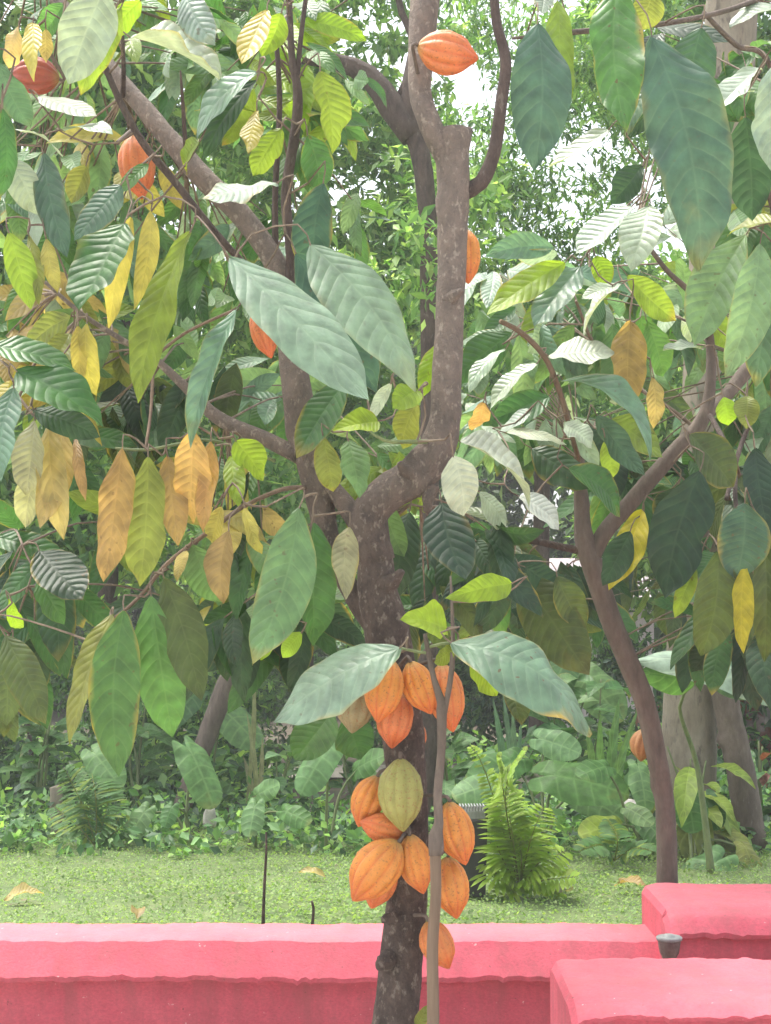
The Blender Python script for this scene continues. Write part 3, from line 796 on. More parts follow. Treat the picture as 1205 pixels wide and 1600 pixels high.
# --- the slimmer tree on the right
YR = 5.6
rt = CocoaTree('cocoa_tree', (*P(1046, 1480, YR)[:2], 0.3), 'slender bare stemmed cocoa tree rising behind the raised pink wall end', TG)
rt.limb('trunk', [(1046, 1500, 36), (1044, 1420, 33), (1042, 1330, 31), (1038, 1250, 30), (1024, 1172, 32), (1008, 1100, 32), (980, 1030, 32), (952, 960, 33), (930, 895, 35), (915, 850, 34), (908, 800, 22), (906, 740, 18), (904, 690, 14)], YR, M_BARK_BROWN, 51, 0.05, 16)
rt.limb('branch', [(925, 872, 28), (945, 832, 27), (1000, 768, 26), (1055, 705, 25), (1098, 655, 24), (1110, 600, 17), (1109, 530, 14), (1090, 470, 10, 5.4), (1040, 420, 8, 5.3), (990, 350, 7, 5.2)], YR, M_BARK_BROWN, 52, 0.06, 12)
rt.limb('branch', [(1095, 660, 16, 5.6), (1140, 612, 22, 5.7), (1180, 565, 26, 5.75), (1240, 530, 26, 5.8)], YR, M_BARK_BROWN, 53, 0.06, 12)
rt.limb('branch', [(915, 862, 15), (880, 855, 12), (830, 845, 11), (748, 838, 9)], YR, M_BARK_DARK, 54, 0.05, 10)
rt.limb('branch', [(1085, 668, 7), (1050, 640, 6), (1005, 612, 5, 5.5), (940, 560, 5, 5.3), (900, 470, 5, 5.1)], YR, M_TWIG, 55, 0.05, 8)
rt.limb('twig', [(782, 502, 8, 4.7), (815, 520, 9, 4.75), (850, 556, 9, 4.8), (872, 605, 9, 4.85), (888, 660, 8, 4.95), (905, 720, 7, 5.4)], YR, M_STAKE, 56, 0.05, 8, 'bare pinkish twig arching to the left')
rt.limb('branch', [(1240, 540, 12, 5.6), (1220, 420, 11, 5.2), (1200, 300, 10, 4.9), (1140, 250, 6, 4.7), (1130, 210, 5, 4.6)], YR, M_BARK_BROWN, 57, 0.05, 8)
rt.limb('branch', [(1230, -20, 9, 4.4), (1140, 15, 9, 4.3), (1050, 35, 9, 4.25), (985, 42, 9, 4.2), (900, 50, 10, 4.2), (800, 60, 5, 4.2)], YR, M_BARK_BROWN, 58, 0.05, 8, 'thin branch crossing the upper right corner')
rt.limb('branch', [(1100, 20, 8, 4.3), (1150, 70, 9, 4.45), (1205, 105, 9, 4.6), (1250, 300, 11, 5.0), (1240, 480, 14, 5.5)], YR, M_BARK_BROWN, 59, 0.05, 8)
rt.limb('twig', [(1110, 650, 9, 5.5), (1145, 720, 8, 5.2), (1150, 790, 7, 5.0), (1165, 880, 5, 4.9)], YR, M_BARK_DARK, 60, 0.05, 8)
rt.limb('twig', [(1185, 640, 6, 5.4), (1160, 690, 8, 5.4), (1135, 780, 7, 5.2)], YR, M_BARK_DARK, 61, 0.05, 8)
right_leaves = [
    (840, 36, 838, 264, 96, 4.0, 'dteal', {'n': (0.2, -1, 0.3), 'm': 'g', 'fold': 0.05}), (872, 0, 880, 192, 48, 4.15, 'ygreen', {'m': 'l'}),
    (965, -28, 975, 216, 90, 4.0, 'green', {'n': (0, -1, 0.05), 'm': 'l', 'age': 0.9}), (1022, -14, 1000, 48, 52, 4.15, 'olive', {'m': 'y'}),
    (1018, 56, 1102, 408, 132, 3.9, 'dteal', {'n': (-0.15, -1, 0.25), 'm': 'g', 'arch': 0.03, 'wave': 0.03, 'age': 0.25, 'twist': 0.4}), (1096, 42, 1068, 195, 80, 4.1, 'dteal', {'m': 'l'}),
    (1165, 182, 1176, 345, 74, 4.4, 'dark'), (1212, 100, 1205, 268, 74, 4.2, 'pale'), (1190, 105, 1118, 184, 40, 4.4, 'white', {'up': 1, 'wave': 0.03}),
    (952, 202, 858, 270, 38, 4.4, 'white', UP), (988, 322, 904, 402, 50, 4.6, 'pale', UP), (1014, 322, 984, 418, 60, 4.55, 'pale', {'n': (-0.4, -0.9, 0.7)}),
    (1004, 258, 954, 322, 48, 4.6, 'dark'), (1225, 10, 1140, 34, 56, 4.3, 'grey', UP), (852, -14, 845, 26, 36, 4.2, 'grey'), (1215, 345, 1134, 356, 44, 4.5, 'olive', UP),
    (884, 410, 760, 498, 54, 4.7, 'lime', {'n': (0.1, -0.9, 0.5)}), (908, 415, 836, 522, 56, 4.75, 'teal'), (972, 444, 908, 458, 24, 4.8, 'pale', UP), (952, 458, 904, 518, 44, 4.8, 'white', UP),
    (856, 556, 960, 550, 50, 4.8, 'white', {'up': 1, 'fold': 0.1}), (878, 594, 1032, 694, 52, 4.8, 'teal', {'n': (0.2, -0.6, 1), 'arch': 0.16}),
    (985, 502, 986, 630, 60, 4.9, 'brown', {'m': 'y'}), (1018, 588, 1027, 668, 30, 4.95, 'tan'), (790, 676, 888, 684, 26, 4.85, 'white', UP), (880, 662, 930, 690, 44, 4.85, 'white', {'up': 1, 'wave': 0.04}),
    (888, 732, 980, 800, 54, 4.9, 'dgreen', {'n': (-0.1, -0.8, 0.8)}), (932, 648, 1004, 745, 48, 5.0, 'dteal', {'m': 'l'}), (945, 688, 956, 755, 32, 5.0, 'ygreen'), (955, 655, 1034, 716, 62, 5.1, 'ygreen', {'m': 'l', 'age': 1.0}),
    (1166, 366, 1088, 545, 74, 4.6, 'lgreen', {'m': 'g', 'n': (-0.3, -1, 0.4)}), (1188, 380, 1140, 584, 70, 4.5, 'lgreen', {'m': 'g', 'n': (0.1, -1, 0.4)}), (1098, 545, 1036, 548, 30, 4.9, 'grey', UP),
    (1094, 735, 1038, 935, 96, 4.9, 'vdark'), (1122, 860, 1100, 1030, 76, 4.8, 'dolive', {'n': (0.1, -1, 0.0)}), (1164, 785, 1150, 908, 80, 4.75, 'dteal', {'m': 'l'}),
    (1164, 882, 1160, 1022, 36, 4.8, 'byellow', {'rag': 0.3}), (1004, 796, 952, 922, 46, 5.2, 'byellow', {'m': 'y'}), (985, 830, 940, 918, 46, 5.15, 'dark'), (1088, 888, 1054, 965, 28, 4.9, 'ygreen'),
    (1196, 845, 1190, 1038, 44, 4.8, 'dolive'), (815, 895, 922, 1055, 86, 5.0, 'dolive', {'n': (-0.2, -1, -0.1)}), (820, 885, 905, 952, 56, 4.95, 'vdark'), (870, 900, 915, 985, 50, 4.9, 'dolive'),
    (1078, 678, 1148, 760, 74, 5.0, 'dolive'), (718, 690, 848, 768, 64, 4.3, 'white', {'n': (0.2, -0.6, 1), 'fold': 0.3}), (748, 768, 800, 818, 38, 4.4, 'pale', UP), (810, 775, 880, 818, 40, 4.5, 'white', UP),
    (790, 545, 730, 610, 24, 4.8, 'pale', UP), (840, 568, 755, 625, 26, 4.8, 'white', UP), (830, 640, 770, 690, 30, 4.9, 'pale', UP), (756, 628, 738, 678, 32, 4.9, 'orange'),
    (1010, 500, 1040, 590, 50, 5.1, 'green'), (930, 400, 950, 450, 34, 4.9, 'lime', {'age': 1.0}), (980, 430, 1060, 500, 50, 5.0, 'ygreen'), (1060, 760, 1040, 850, 70, 5.1, 'vdark'),
    (1168, 618, 1166, 668, 38, 5.0, 'olive'), (1130, 620, 1140, 665, 36, 5.0, 'lime'), (720, 900, 860, 870, 50, 5.0, 'vdark'),
    (800, 520, 700, 600, 60, 5.0, 'dgreen'), (860, 620, 770, 660, 50, 5.1, 'dgreen'), (830, 700, 930, 760, 60, 5.1, 'dark'), (1180, 700, 1200, 840, 60, 4.9, 'vdark'), (1200, 780, 1130, 850, 50, 4.9, 'dteal'),
    (1215, 430, 1180, 600, 60, 4.7, 'dteal'), (760, 850, 790, 1000, 50, 5.1, 'dgreen'),
]
rt.grow_leaves(right_leaves, 22)
rt.stalks(32)
rt.foliage([
    (1130, 100, 110, 90, 22, 5.0, 5.8, G3 + G1, 0.3), (860, 470, 90, 60, 40, 5.2, 6.0, G1 + ['ygreen', 'lgreen'], 0.25), (1060, 480, 110, 90, 45, 5.9, 6.8, G1 + ['ygreen', 'lgreen'], 0.29),
    (800, 620, 90, 80, 75, 5.4, 6.4, ['dgreen', 'green', 'lgreen', 'pale', 'teal', 'mid'], 0.2), (860, 500, 110, 70, 40, 5.6, 6.6, G1, 0.19), (1000, 720, 110, 80, 35, 6.1, 7.0, G3 + ['green', 'mid'], 0.29), (1160, 830, 60, 110, 36, 5.2, 6.0, G3, 0.3),
    (810, 900, 70, 60, 28, 5.8, 6.4, G3, 0.28), (1190, 620, 60, 100, 25, 5.9, 6.6, G1, 0.28), (1160, 920, 60, 50, 14, 5.1, 5.6, G3, 0.28), (1180, 330, 70, 80, 16, 5.0, 5.8, ['green', 'olive', 'dgreen'], 0.28)], 42)

# --- third trunk
t3 = CocoaTree('cocoa_tree', P(1176, 1322, 8.7), 'brown leaning cocoa trunk at the right edge behind the yellow leaf', TG)
t3.limb('trunk', [(1177, 1330, 46), (1165, 1250, 44), (1148, 1160, 44), (1130, 1080, 38), (1112, 1000, 34), (1095, 920, 30), (1085, 820, 26), (1100, 700, 22)], 8.7, M_BARK_BROWN, 71, 0.05, 14)
t3.limb('branch', [(1098, 860, 20, 8.7), (1150, 760, 18, 8.6), (1210, 690, 14, 8.5)], 8.7, M_BARK_BROWN, 72, 0.05, 10)
t3.foliage([(1120, 740, 120, 100, 60, 7.9, 9.2, G3 + ['green'], 0.32), (1180, 620, 80, 60, 30, 8.0, 9.0, G1, 0.3), (990, 880, 80, 60, 20, 8.2, 9.2, G3, 0.3)], 43)

# --- sapling tied against the trunk
YS = 3.62
sp_ = CocoaTree('cocoa_sapling', P(676, 1720, YS), 'young cocoa sapling with a pale lower stem growing right in front of the trunk', 'saplings')
sp_.r['group'] = ''
del sp_.r['group']
sp_.limb('stem', [(674, 1740, 21), (677, 1600, 19), (676, 1480, 18), (681, 1400, 17), (680, 1330, 18)], YS, M_STAKE, 81, 0.02, 12, 'pale tan lower stem')
sp_.limb('stem', [(680, 1336, 21), (680, 1306, 21), (686, 1285, 15), (684, 1240, 14), (690, 1170, 13), (690, 1110, 17), (689, 1095, 14), (678, 1060, 9), (668, 1012, 8), (664, 990, 6)], YS, M_BARK_BROWN, 82, 0.05, 12, 'brown upper stem')
sp_.limb('branch', [(691, 1130, 10), (700, 1085, 9), (706, 1045, 9), (708, 1000, 7), (706, 940, 5), (704, 900, 3)], YS, M_BARK_BROWN, 83, 0.05, 8)
sp_.limb('twig', [(668, 1020, 5), (650, 1018, 5), (624, 1012, 4)], YS, M_STALK, 84, 0.03, 6)
sp_.limb('twig', [(668, 1012, 5), (690, 1006, 5), (708, 1004, 4)], YS, M_STALK, 85, 0.03, 6)
sp_.grow_leaves([
    (626, 1012, 437, 1138, 86, 3.55, 'blue', {'n': (-0.3, -0.8, 0.8), 'arch': 0.1, 'fold': -0.15, 'age': 0.5}),
    (704, 1004, 932, 1142, 96, 3.5, 'teal', {'n': (0.1, -0.8, 0.75), 'arch': 0.2, 'fold': -0.2, 'age': 1.0}),
    (698, 985, 636, 962, 58, 3.58, 'lime', {'shape': 1, 'rag': 0.3}), (800, 912, 706, 932, 46, 3.6, 'lime', {'shape': 1}), (738, 1028, 780, 1088, 48, 3.6, 'lime', {'shape': 1}), (712, 1012, 676, 1034, 28, 3.6, 'ygreen'),
    (800, 1045, 816, 1132, 44, 3.62, 'dolive'), (520, 1112, 462, 1192, 62, 4.05, 'green'), (540, 1112, 560, 1185, 60, 4.1, 'dgreen'),
], 23)
sp_.stalks(33)

# ------------------------------------------------------------------ cocoa pods
POD_COL = {'o': (250, 162, 72), 'r': (244, 144, 84), 'g': (184, 180, 100), 'b': (172, 156, 112), 't': (222, 160, 104), 'd': (190, 96, 74), 'm': (246, 150, 80)}


def pod(bx, by, tx, ty, wp, Y, col, label, roll=0.0, stem_to=None, dy=0.0, k=0):
    B, T = P(bx, by, Y), P(tx, ty, Y + dy)
    L = np.linalg.norm(T - B); a = (T - B) / L
    R = wp / 2 / (F / Y)
    ref = np.array([0, -1.0, 0.0]); s = unit(np.cross(a, ref)); b = np.cross(s, a)
    nu, nv = 30, 60
    rng = np.random.default_rng(300 + k)
    V, T4 = [], []
    base = np.array(lin(POD_COL[col])) * 0.65
    warm = np.array(lin((232, 104, 54))) * 0.68 if col in 'orm' else base * 0.8
    for i in range(nu + 1):
        u = i / nu
        prof = (math.sin(math.pi * min(1, u ** 0.9)) ** 0.62) if 0 < u < 1 else 0.0
        prof *= 1 - 0.30 * float(sm(0.72, 0.98, u)) - 0.12 * float(sm(0.25, 0.0, u))
        prof = max(prof, 0.012)
        bend = 0.05 * L * math.sin(u * math.pi)
        for j in range(nv):
            th = 2 * math.pi * j / nv + roll
            ridge = (0.15 + 0.04 * math.cos(5 * th)) * abs(math.sin(5 * th)) ** 0.7
            fr = prof * R * (0.875 + ridge + 0.012 * math.sin(17 * u + 5 * th + k) + 0.014 * math.sin(9 * th + 23 * u + 2 * k) * math.sin(31 * u + k) + rng.normal() * 0.006) 
            V.append(B + a * L * u + fr * (math.cos(th) * s + math.sin(th) * b) + s * bend * 0.3)
            q = float(sm(0.5, 1.0, u)) * (0.6 if col != 'g' else 0.2)
            q = min(1.0, q + 0.55 * max(0.0, 1 - abs(math.sin(5 * th)) / 0.45))
            cc = base * (1 - q) + warm * q
            gq = 0.55 * float(sm(0.16, 0.0, u)); cc = cc * (1 - gq) + np.array([0.30, 0.27, 0.08]) * gq
            T4.append([*cc, 1.0])
    Fc = []
    for i in range(nu):
        for j in range(nv):
            j2 = (j + 1) % nv
            Fc.append([i * nv + j, i * nv + j2, (i + 1) * nv + j2, (i + 1) * nv + j])
    Fc.append(list(range(nv))[::-1]); Fc.append([nu * nv + j for j in range(nv)])
    o = mesh('cocoa_pod', V, Fc, M_POD, origin=tuple(B), tint=np.array(T4))
    tag(o, label, 'cocoa pod', 'cocoa pods hanging on the tree')
    st = np.array(stem_to) if stem_to is not None else B - a * 0.03 + np.array([0, 0.03, 0])
    V, Fc, _ = tube([B + a * 0.006, B - a * 0.012, st], [0.005, 0.0045, 0.006], 8, 0.01, 0.05, k)
    mesh('stalk', V, Fc, M_BARK_BROWN, o)


PODS = [
    (652, 72, 748, 92, 68, 3.78, 'r', 'orange cocoa pod lying sideways high on the cut right fork', 0.3),
    (210, 208, 222, 312, 58, 3.9, 'r', 'orange cocoa pod half covered by a leaf at the upper left', 0.5),
    (728, 358, 732, 444, 46, 4.0, 'o', 'orange cocoa pod peeping out behind the upright right fork', 0.2),
    (404, 478, 424, 560, 42, 3.7, 'r', 'red orange cocoa pod almost hidden under the large bluish leaf', 0.1),
    (94, 122, 14, 116, 58, 3.85, 'd', 'dull dark red cocoa pod among pale leaves near the upper left corner', 0.1),
    (612, 1030, 590, 1130, 60, 3.72, 'o', 'bright orange cocoa pod under the large grey green sapling leaf', 0.4),
    (640, 1033, 674, 1116, 52, 3.74, 'o', 'orange cocoa pod leaning behind the forked sapling stem', 0.1),
    (624, 1080, 612, 1170, 58, 3.8, 'r', 'red orange cocoa pod hanging below the uppermost pair on the trunk', 0.2),
    (690, 1036, 708, 1144, 58, 3.78, 'm', 'orange cocoa pod with a red end to the right of the sapling fork', 0.0),
    (562, 1064, 550, 1146, 60, 3.8, 'b', 'dull greyish green cocoa pod shaded by the large sapling leaf', 0.2),
    (648, 1126, 653, 1176, 34, 3.93, 'r', 'small orange cocoa pod half hidden on the trunk above the green pod', 0.0),
    (626, 1184, 630, 1300, 70, 3.72, 'g', 'large yellowish green cocoa pod on the front of the trunk', 0.31),
    (592, 1212, 560, 1292, 52, 3.8, 'o', 'orange cocoa pod tucked at the left of the green pod', 0.2),
    (634, 1306, 562, 1284, 46, 3.78, 'm', 'small reddish cocoa pod lying sideways under the green pod', 0.5),
    (624, 1314, 551, 1408, 74, 3.72, 'o', 'largest orange cocoa pod slanting down left from the trunk', 0.3),
    (608, 1340, 580, 1420, 54, 3.84, 'r', 'reddish cocoa pod mostly hidden behind the largest slanting pod', 0.1),
    (640, 1303, 662, 1397, 52, 3.74, 'o', 'slim orange cocoa pod hanging on the trunk beside the pale sapling stem', 0.25),
    (700, 1252, 728, 1352, 58, 3.8, 'o', 'orange cocoa pod at the right of the sapling in front of the dark box', 0.2),
    (698, 1338, 714, 1436, 58, 3.84, 'o', 'orange cocoa pod hanging directly below the pod before the dark box', 0.5),
    (668, 1438, 702, 1514, 52, 3.82, 'm', 'lowest orange cocoa pod in front of the pink wall', 0.35),
    (1008, 1138, 1001, 1190, 38, 5.68, 't', 'small tan orange cocoa pod behind the slender bare right stem', 0.2),
]
mainsk = np.array(main.sk); rsk = np.array(rt.sk)
for i, p in enumerate(PODS):
    Bp = P(p[0], p[1], p[5])
    sk = rsk if p[0] > 900 else mainsk
    q = sk[int(np.argmin(np.linalg.norm(sk - Bp, axis=1)))]
    pod(*p[:7], p[7], roll=p[8], stem_to=q, dy=RNG.uniform(-0.02, 0.02), k=i)


# ------------------------------------------------------------------ background trees and shrubs
def leaf_cloud(rng, blobs, dens, size, cols, k=0.62, elong=0.45, tilt=0.7):
    """thousands of small folded leaves filling ellipsoid clumps -> arrays"""
    Vs, Ts = [], []
    for (c, r) in blobs:
        c = np.asarray(c, float); r = np.asarray(r, float)
        n = max(6, int(dens * (r[0] * r[1] + r[0] * r[2] + r[1] * r[2]) ))
        d = rng.normal(size=(n, 3)); d /= np.linalg.norm(d, axis=1)[:, None]
        rad = rng.uniform(0.35, 1.0, n) ** 0.5
        p = c + d * rad[:, None] * r * (1 + 0.15 * rng.normal(size=(n, 1)))
        s = size * rng.uniform(0.6, 1.35, n)
        az = rng.uniform(0, 2 * np.pi, n); el = rng.normal(-0.35, tilt, n)
        a = np.stack([np.cos(az) * np.cos(el), np.sin(az) * np.cos(el), np.sin(el)], 1)
        up = np.tile(np.array([0, -0.35, 1.0]), (n, 1)) + rng.normal(size=(n, 3)) * 0.45
        sd_ = np.cross(a, up); sd_ /= np.linalg.norm(sd_, axis=1)[:, None] + 1e-9
        nn = np.cross(sd_, a)
        L = s[:, None]
        v0 = p; v2 = p + a * L
        v1 = p + a * L * 0.45 + sd_ * L * elong * 0.5 + nn * L * 0.07
        v3 = p + a * L * 0.45 - sd_ * L * elong * 0.5 + nn * L * 0.07
        Vs.append(np.stack([v0, v1, v2, v3], 1).reshape(-1, 3))
        ci = rng.integers(0, len(cols), n)
        base = np.array([lin(x) for x in cols])[ci] * k * rng.uniform(0.7, 1.25, (n, 1))
        Ts.append(np.repeat(np.concatenate([base, np.ones((n, 1))], 1), 4, 0))
    V = np.concatenate(Vs); T = np.concatenate(Ts)
    m = len(V) // 4
    q = np.arange(m)[:, None] * 4
    Fc = np.concatenate([q + np.array([[0, 1, 2]]), q + np.array([[0, 2, 3]])], 0).astype(int)
    return V, Fc, T


def bg_tree(name, base_px, Y, trunk, blobs, dens, size, cols, label, group='trees beyond the lawn', limbs=(), bark=None, seed=0, cat='tree', elong=0.45, k=0.85, depth=1.0):
    """trunk: (x, y, w) px; blobs: (x, y, rx, ry) px"""
    rng = np.random.default_rng(seed)
    b = P(trunk[0][0], trunk[0][1], Y); 
    r = root(name, (b[0], b[1], min(b[2], GZ)), label, cat, group)
    spec = list(trunk)
    V, Fc, C = px_tube(spec, Y, 10, 0.15, 0.05, seed)
    mesh('trunk', V, Fc, bark or M_BARK_DARK, r)
    for q in limbs:
        V, Fc, _ = px_tube(q, Y, 8, 0.12, 0.05, seed)
        mesh('branch', V, Fc, bark or M_BARK_DARK, r)
    bl = []
    for (x, y, rx, ry) in blobs:
        yy = Y + rng.uniform(-0.6, 0.6) * depth
        bl.append((P(x, y, yy), (rx / (F / yy), 0.8 * depth * (rx + ry) / 2 / (F / yy), ry / (F / yy))))
    V, Fc, T = leaf_cloud(rng, bl, dens, size, cols, k, elong)
    mesh('crown', V, Fc, M_SMALL, r, tint=T, smooth=False)
    return r


def scatter_blobs(rng, x0, x1, y0, y1, n, r0, r1, gaps=()):
    out = []
    while len(out) < n:
        x, y = rng.uniform(x0, x1), rng.uniform(y0, y1)
        rr = rng.uniform(r0, r1)
        if any((abs(x - g[0]) < g[2] + rr * 0.7) and (abs(y - g[1]) < g[3] + rr * 0.7) for g in gaps): continue
        out.append((x, y, rr, rr * rng.uniform(0.6, 0.9)))
    return out


GAPS = [(575, 70, 55, 60), (715, 160, 42, 38), (940, 265, 50, 26), (845, 215, 16, 16), (560, 300, 24, 16)]
LG = [(130, 170, 100), (160, 196, 120), (106, 150, 84), (186, 212, 140), (120, 160, 90)]
MG = [(106, 148, 86), (132, 170, 96), (88, 128, 78), (152, 186, 104)]
DG = [(64, 98, 64), (82, 120, 72), (56, 84, 60), (104, 142, 84)]
YG = [(150, 182, 84), (126, 166, 78), (172, 196, 100), (104, 146, 76)]
rb = np.random.default_rng(77)
rs_ = np.random.default_rng(78)
bg_tree('shade_tree', None, 11.0, [(-60, 1290, 44), (-50, 900, 36), (-20, 500, 28), (10, 150, 18)], scatter_blobs(rb, -220, 200, -200, 900, 60, 60, 120), 1000, 0.13, MG,
        'dense mid green tree filling the far left edge', seed=101)
bg_tree('shade_tree', None, 13.0, [(160, 1260, 36), (170, 900, 30), (200, 500, 24), (230, 100, 16)], scatter_blobs(rb, 60, 430, -200, 920, 62, 60, 120), 1000, 0.13, LG,
        'pale leaved tree behind the yellow and tan leaves on the left', seed=102)
bg_tree('shade_tree', None, 15.0, [(470, 1230, 30), (480, 900, 26), (490, 500, 20), (500, 200, 14)], scatter_blobs(rb, 330, 700, -220, 940, 70, 50, 95, GAPS) + [(x, y, r, r * 0.8) for (x, y, r) in ((495, 50, 40), (480, 180, 50), (555, 205, 40), (600, 250, 44), (520, 250, 44), (640, 280, 50), (450, 100, 50), (590, 330, 50), (530, 350, 50), (690, 240, 36), (560, -30, 50), (640, -30, 40), (510, 130, 30), (640, 340, 60), (700, 320, 50), (700, 60, 34))] + [(rs_.uniform(480, 720), rs_.uniform(-20, 330), r, r * 0.8) for r in rs_.uniform(14, 30, 46)], 1000, 0.14, LG,
        'pale leaved tree between the two forks of the cocoa tree', seed=103)
bg_tree('forked_tree', None, 9.5, [(668, 1290, 34), (670, 900, 32), (672, 560, 30), (668, 330, 30), (655, 230, 34), (640, 200, 34)],
        scatter_blobs(rb, 480, 800, 210, 520, 26, 30, 60, GAPS) + scatter_blobs(rb, 400, 560, -60, 190, 9, 30, 50, GAPS), 800, 0.10, LG + MG,
        'dark forked tree standing right behind the upright cocoa fork', seed=104,
        limbs=[[(645, 215, 42), (610, 165, 46), (575, 118, 36), (520, 95, 26), (440, 90, 14)], [(640, 205, 34), (640, 140, 30), (655, 60, 26), (668, -40, 22)], [(628, 150, 18), (650, 80, 14), (628, 20, 12), (615, -40, 10)]])
bg_tree('shade_tree', None, 12.5, [(840, 1240, 32), (845, 900, 28), (850, 600, 22), (860, 380, 14)], scatter_blobs(rb, 690, 1040, 250, 700, 60, 45, 80, GAPS) + [(x, y, r, r * 0.8) for (x, y, r) in ((760, 40, 40), (800, 100, 50), (850, 50, 65), (900, 130, 60), (815, 175, 42), (970, 170, 46), (885, 195, 34), (990, 60, 65), (765, 235, 32), (800, 285, 45), (1010, 240, 40), (740, -20, 50), (860, 270, 30), (720, 60, 30), (900, 330, 60), (990, 330, 50), (740, 300, 40))] + [(rs_.uniform(680, 1040), rs_.uniform(-20, 320), r, r * 0.8) for r in rs_.uniform(14, 34, 80)] + scatter_blobs(rb, 720, 1040, -120, 220, 22, 30, 60, GAPS), 1100, 0.095, MG + [(130, 168, 120)],
        'fine leaved feathery tree between the upright fork and the dark hanging leaves', seed=105, elong=0.32)
bg_tree('shade_tree', None, 14.5, [(1180, 1230, 34), (1170, 800, 28), (1150, 400, 20)], scatter_blobs(rb, 960, 1420, -200, 920, 64, 60, 120, GAPS), 1000, 0.14, MG + LG,
        'broad mid green tree filling the right edge behind the palm', seed=106)
# understorey
bg_tree('bush', None, 11.0, [(40, 1320, 10), (50, 1200, 8), (40, 1100, 6)], scatter_blobs(rb, -140, 190, 1000, 1330, 30, 40, 70), 1300, 0.075, DG + [(120, 160, 110)],
        'dark small leaved bush at the lower left edge of the lawn', 'bushes behind the lawn', seed=111, cat='bush')
bg_tree('bush', None, 12.0, [(250, 1290, 10), (250, 1180, 8), (260, 1080, 6)], scatter_blobs(rb, 130, 410, 960, 1290, 28, 40, 75), 1200, 0.08, DG + MG,
        'dark bush behind the broad heart shaped taro leaf', 'bushes behind the lawn', seed=112, cat='bush')
bg_tree('bush', None, 16.5, [(470, 1200, 10), (470, 1120, 8), (470, 1050, 6)], scatter_blobs(rb, 330, 700, 900, 1180, 34, 40, 70), 1500, 0.085, DG,
        'very dark fine leaved bush beyond the path left of the trunk', 'bushes behind the lawn', seed=113, cat='bush')
bg_tree('bush', None, 15.5, [(800, 1200, 10), (810, 1120, 8), (800, 1050, 6)], scatter_blobs(rb, 660, 1000, 940, 1200, 34, 40, 70), 1300, 0.1, DG + [(74, 110, 90)],
        'dark bluish bush beyond the path right of the orange pods', 'bushes behind the lawn', seed=114, cat='bush')
bg_tree('bush', None, 11.5, [(1160, 1290, 10), (1165, 1180, 8), (1160, 1080, 6)], scatter_blobs(rb, 1040, 1340, 980, 1290, 26, 40, 75), 1100, 0.1, DG + [(130, 84, 76)],
        'bush with some reddish leaves behind the leaning right trunk', 'bushes behind the lawn', seed=115, cat='bush')
def undergrowth(name, y0, y1, x0, x1, n, h, size, cols, label, seed):
    rng = np.random.default_rng(seed)
    bl_ = []
    for i in range(n):
        x, y = rng.uniform(x0, x1), rng.uniform(y0, y1)
        hh = h * rng.uniform(0.4, 1.1)
        bl_.append(((x, y, GZ + hh * 0.45), (0.16 + hh * 0.5, 0.16 + hh * 0.4, hh * 0.6)))
    V, Fc, T = leaf_cloud(rng, bl_, 520, size, cols, 1.0, 0.6)
    tag(mesh(name, V, Fc, M_SMALL, tint=T, smooth=False), label, 'undergrowth', kind='stuff')


undergrowth('ground_cover', 8.5, 10.2, -3.6, 3.8, 190, 0.24, 0.075, MG + DG + [(150, 188, 130)], 'low leafy ground cover along the back edge of the lawn', 61)
undergrowth('undergrowth', 10.2, 12.6, -5.0, -0.9, 70, 0.5, 0.10, DG + MG, 'dark knee high undergrowth behind the left half of the lawn', 62)
undergrowth('undergrowth', 10.2, 12.6, 0.5, 5.5, 90, 0.5, 0.10, DG + MG, 'dark knee high undergrowth behind the right half of the lawn', 63)
# far woods closing the view
rw = np.random.default_rng(5)
bl = []
for i in range(120):
    x = rw.uniform(-500, 1700); y = rw.uniform(520, 1090)
    Y = rw.uniform(22, 27)
    rr = rw.uniform(80, 150) / (F / Y)
    bl.append((P(x, y, Y), (rr, rr, rr * 0.8)))
V, Fc, T = leaf_cloud(rw, bl, 420, 0.26, DG + MG, 0.6)
tag(mesh('woods', V, Fc, M_SMALL, tint=T, smooth=False), 'deep green woods far behind all the trees', 'woods', kind='stuff')

# ------------------------------------------------------------------ palm
pr_ = root('palm_tree', (*P(1072, 1290, 8.9)[:2], GZ), 'thick pale ringed palm trunk behind the right hand leaves', 'tree')
V, Fc, _ = px_tube([(1070, 1330, 90), (1076, 1180, 86), (1079, 1060, 80), (1085, 940, 76), (1100, 700, 78), (1118, 400, 82), (1137, 120, 84), (1148, -80, 82), (1160, -400, 80)], 8.9, 20, 0.05, 0.02, 91)
mesh('trunk', V, Fc, M_PALM, pr_)
bcr = Bag()
rngp = np.random.default_rng(8)
top = P(1160, -400, 8.9)
for i in range(14):
    a = 2 * math.pi * i / 14
    d = np.array([math.cos(a), math.sin(a), 0])
    pts = [top, top + d * 0.7 + np.array([0, 0, 0.5]), top + d * 1.5 + np.array([0, 0, 0.5]), top + d * 2.3 + np.array([0, 0, 0.0])]
    V, Fc, C = tube(pts, [0.03, 0.02, 0.012, 0.004], 5, 0.08, 0, 0)
    bcr.add(V, Fc, None, np.tile([0.12, 0.16, 0.06, 0.2], (len(V), 1)))
    side = np.array([-d[1], d[0], 0])
    for q in range(3, len(C)):
        for sg in (-1, 1):
            tipp = C[q] + side * sg * 0.42 + d * 0.2 + np.array([0, 0, -0.16])
            V, Fc, U = leaf_arrays(C[q], tipp, 0.035, (0, 0, 1), nu=4, nv=2, seed=q)
            bcr.add(V, Fc, U, tint_of('green', rngp, len(V), 0.1))
bcr.build('crown', M_LEAF, pr_)

